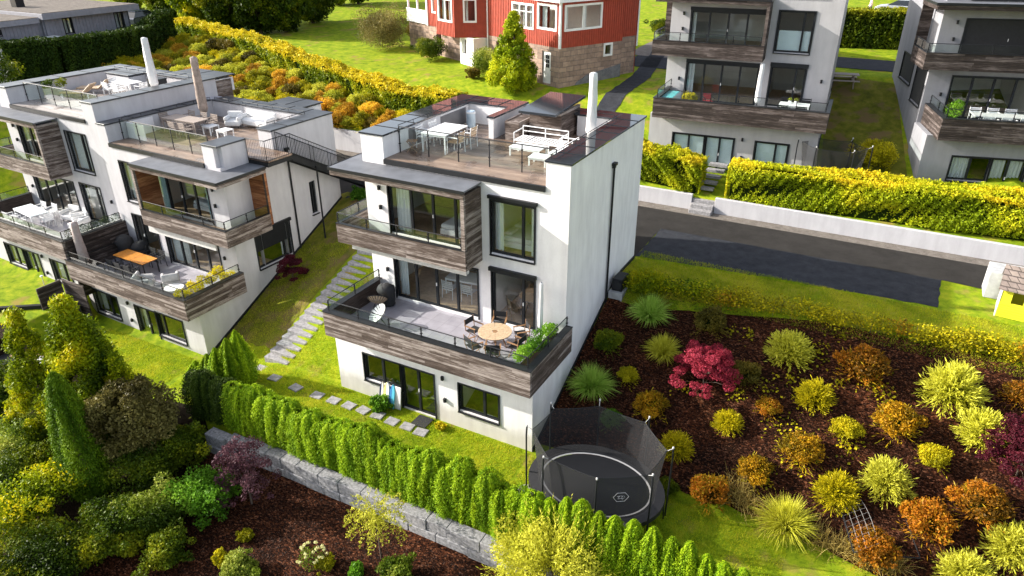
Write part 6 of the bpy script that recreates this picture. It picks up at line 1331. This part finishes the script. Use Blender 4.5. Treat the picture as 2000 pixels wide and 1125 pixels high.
m=MB(); m.add([(-.15,-.15,1.15),(2.4,-.15,1.15),(2.4,.65,1.83),(-.15,.65,1.83),(-.15,-.15,1.2),(2.4,-.15,1.2),(2.4,.65,1.89),(-.15,.65,1.89)],[(0,3,2,1),(4,5,6,7),(0,1,5,4),(1,2,6,5),(2,3,7,6),(3,0,4,7)]); m.add([(-.15,1.45,1.15),(2.4,1.45,1.15),(2.4,.65,1.83),(-.15,.65,1.83),(-.15,1.45,1.2),(2.4,1.45,1.2),(2.4,.65,1.89),(-.15,.65,1.89)],[(0,1,2,3),(7,6,5,4),(0,4,5,1),(1,5,6,2),(2,6,7,3),(3,7,4,0)])
m.build('roof',m_masonry('shingles',(.22,.17,.15),(.3,.24,.2),(.09,.07,.06),.3,.16),t)
MB().box(1.1,2.1,-.95,-.3,0,.5).build('planter_box',TP,t); 
tag(MB().box(13.7,16.5,13.1,14.2,Tz(14,13),Tz(14,13)+1.15).build('storage_shed',CONC,bevel=.02),'grey shed behind the toy house at the right edge','shed')
# ------------------------------------------------------------ fallen goal, picnic table, small walls
G_=thing('football_goal','fallen small goal with loose net lying over the brown shrub','goal',(11.3,1.0,Tz(11.3,1.0)+.1),.35)
m=MB(); P_=[(-.9,-.9,0.05),(-.9,.9,.25),(.95,.95,.35),(.95,-.9,.1),(-.9,-.9,.05)]; m.path(P_,.016); m.build('frame',DARK,G_)
m=MB()
for k in range(9): f=k/8; m.tube((-.88,-.9+1.8*f,.05+.2*f),(-.3,-.9+1.8*f,.5+.15*math.sin(f*3)),.006,3)
for k in range(5): g=k/4; m.path([(-.88+.58*g,-.9+1.8*j/8,(.05+.2*j/8)*(1-g)+(.5+.15*math.sin(j/8*3))*g) for j in range(9)],.006,3)
m.build('net',plain('grey_net_cord',(.22,.21,.2),.9),G_)
def picnic(label,loc,rz):
    t=thing('picnic_table',label,'picnic table',loc,rz); m=MB()
    for k in range(5): m.box(-.9,.9,-.36+.145*k,-.23+.145*k,.7,.74)
    m.build('tabletop',GREYW,t)
    for s in (-.7,.7): m=MB(); m.box(-.9,.9,s-.13,s+.13,.42,.46); m.build('bench',GREYW,t)
    for x in (-.6,.6): m=MB(); m.tube((x,-.75,0),(x,-.2,.7),.04,4); m.tube((x,.75,0),(x,.2,.7),.04,4); m.box(x-.03,x+.03,-.8,.8,.37,.42); m.build('leg_frame',GREYW,t)
p=hit(1642,168); picnic('grey wooden picnic table at the top of the lawn between two houses',p,.2)
# divider wall between the lawns of the two left houses
m=MB(); 
for (xa,ya,xb,yb) in ((-30,-3.6,-26.3,-.9),): m.add([(xa,ya,-2.2),(xb,yb,-2.2),(xb-.1,yb+.2,-2.2),(xa-.1,ya+.2,-2.2),(xa,ya,-.1),(xb,yb,-.1),(xb-.1,yb+.2,-.1),(xa-.1,ya+.2,-.1)],[(0,3,2,1),(4,5,6,7),(0,1,5,4),(1,2,6,5),(2,3,7,6),(3,0,4,7)])
tag(m.build('garden_wall',DARK,bevel=.01),'low dark wall between the two lawns below the far left terrace','wall')
t=thing('privacy_screen','dark wooden screen and bin between the two left ground floor walls','fence',(-26.05,-.0,-1.3)); m=MB(); m.boards('y',-.9,.85,0.2,2.2,-.3,.06); m.boards('x',-1.6,-.35,0.2,2.2,-.95,.06); m.build('boards',CLADD,t); MB().box(-.2,.5,-1.0,-.5,0,1.1).build('bin',BLACKF,t,bevel=.03)
t=thing('garden_lamp','slim post lamp on the lawn by the far left house wall','lamp',a_(-3.55,-.45,-.3)); MB().tube((0,0,0),(0,0,1.35),.02,6).build('post',GREYF,t); MB().lathe([(.03,0),(.09,.03),(.07,.08),(.0,.09)],10,(0,0,1.33)).build('lamp_head',WHITEM,t)
t=thing('slatted_fence','dark vertical slat fence on the plateau left of the centre house','fence',(-16.2,13.2,3.7)); m=MB()
for k in range(46): m.box(.1*k,.1*k+.075,0,.025,.05,1.75)
m.build('slats',DARK,t)
for k in range(4): MB().box(1.5*k,1.5*k+.08,.03,.11,0,1.8).build('post',DARK,t)
# small patio of the neighbour at the left edge
for k,(x,y,z,w,d,h,mt,lab) in enumerate([(-24.6,-3.9,-1.35,1.8,.5,.35,TEAK,'brown wooden bench box on the small patio at the left edge'),(-23.4,-4.3,-1.4,.7,1.3,.5,CONC,'grey concrete block beside the slim conifer patio'),(-25.6,-4.6,-1.5,1.6,.8,.4,DARK,'dark low table on the patio at the left edge')]):
    t=thing('patio_bench',lab,'bench' if k<2 else 'table',(x,y,z),.3); MB().box(-w/2,w/2,-d/2,d/2,h-.07,h).build('top',mt,t,bevel=.01)
    for s in (-1,1): MB().box(s*(w/2-.1)-.05,s*(w/2-.1)+.05,-d/2+.04,d/2-.04,0,h-.073).build('leg',mt,t)
# ------------------------------------------------------------ uncountable things
def stuff(o,label,cat): return tag(o,label,cat,None,'stuff')
def turf(n,boxes,seed,size=.03,hgt=.07):
    rng=np.random.default_rng(seed); Ps=[]
    tot=sum((b[1]-b[0])*(b[3]-b[2]) for b in boxes)
    for (x0,x1,y0,y1) in boxes:
        k=int(n*(x1-x0)*(y1-y0)/tot); x=rng.uniform(x0,x1,k); y=rng.uniform(y0,y1,k); Ps.append(np.stack([x,y,T(x,y)],1))
    P=np.concatenate(Ps); n=len(P); a=rng.uniform(0,6.28,n); w=.006*rng.uniform(.7,1.6,n); h=hgt*rng.uniform(.4,1.2,n); le=rng.normal(size=(n,2))*.5*h[:,None]
    d=np.stack([np.cos(a)*w,np.sin(a)*w,0*a],1); tip=P+np.stack([le[:,0],le[:,1],h],1); V=np.stack([P-d,P+d,tip+d*.15,tip-d*.15],1).reshape(-1,3); t=np.clip(.55*lump(P,seed,1.2)+.45*rng.random(n),0,1); return V,np.arange(4*n).reshape(-1,4),t
L_LAWN=m_leaf('lawn_blades',[(.08,.15,.006),(.20,.29,.010),(.36,.40,.02),(.48,.42,.08)],.3,.6)
V,Fc,t=turf(150000,[(-12,.0,-3.3,-.05),(.1,9,-3.3,.3),(-17,-12,-2.6,1.0),(-12,-8.95,0,5.5),(-17.2,-13.6,1,7),(-24,-17.3,-3,-.2)],61)
stuff(np_mesh('grass',V,Fc,t,L_LAWN),'short lawn grass','grass')
V,Fc,t=turf(50000,[(.2,15,7.4,11.0)],62,hgt=.09); stuff(np_mesh('rough_grass',V,Fc,t,L_LAWN),'rough grass on the verge above the bed','grass')
rng=np.random.default_rng(63); n=60000; x=np.concatenate([rng.uniform(.2,18,n),rng.uniform(-11.3,6,n//2)]); y=np.concatenate([rng.uniform(.5,7.6,n),rng.uniform(-9.5,-4.8,n//2)]); P=np.stack([x,y,T(x,y)+.045],1)
V,Fc=leaf_quads(P,np.tile([0,0,1.],(len(P),1)),.028,.4,1.6,rng); L_CHIP=m_leaf('bark_chips',[(.005,.003,.002),(.018,.007,.004),(.05,.018,.009),(.13,.06,.035)],.0,.6,gain=(1,1,1)); stuff(np_mesh('bark_chips',V,Fc,np.clip(rng.random(len(P))**1.6,0,1),L_CHIP),'bark chips on the beds','bark')
# creeping yellow plants in the bed
parts=[]
for (u,v,r) in [(1640,520+230,14),(1600,690,26),(1500,760,20),(1530,830,30),(1700,745,26),(1660,870,30),(1560,900,26),(1440,775,16),(1580,700,22),(1710,760,18),(1480,935,22),(1330,760,14),(1460,660,14),(1640,660,12),(1730,780,18),(1820,900,12),(1540,745,14),(1430,650,8)]:
    p=hit(u,v); rr_=rad(p,r); k=int(26*r/10); q=rng.normal(size=(k,2))*rr_*.55; P=np.stack([p[0]+q[:,0],p[1]+q[:,1],T(p[0]+q[:,0],p[1]+q[:,1])+rng.uniform(.05,.16,k)],1); Vv,Ff=leaf_quads(P,np.tile([0,0,1.],(k,1)),.05,.9,1.5,rng); parts.append((Vv,Ff,rng.random(k)))
V,Fc,t=merge(parts); stuff(np_mesh('creeping_plants',V,Fc,t,L_YELL),'yellow green creeping leaves on the bark','ground cover')
parts=[]
for (u,v) in [(1455,985),(1480,1005),(1510,1030),(1560,1040),(1600,1060),(1640,1075),(1690,1095),(1740,1110),(1440,960)]:
    p=hit(u,v); Vv,Ff,tt=blades(170,.75,int(u),1.,.008,1.2,.2,.1); parts.append((Vv+p,Ff,tt))
V,Fc,t=merge(parts); stuff(np_mesh('straw_grass',V,Fc,t,L_STRAW),'dry straw coloured grass along the bed edge','grass')
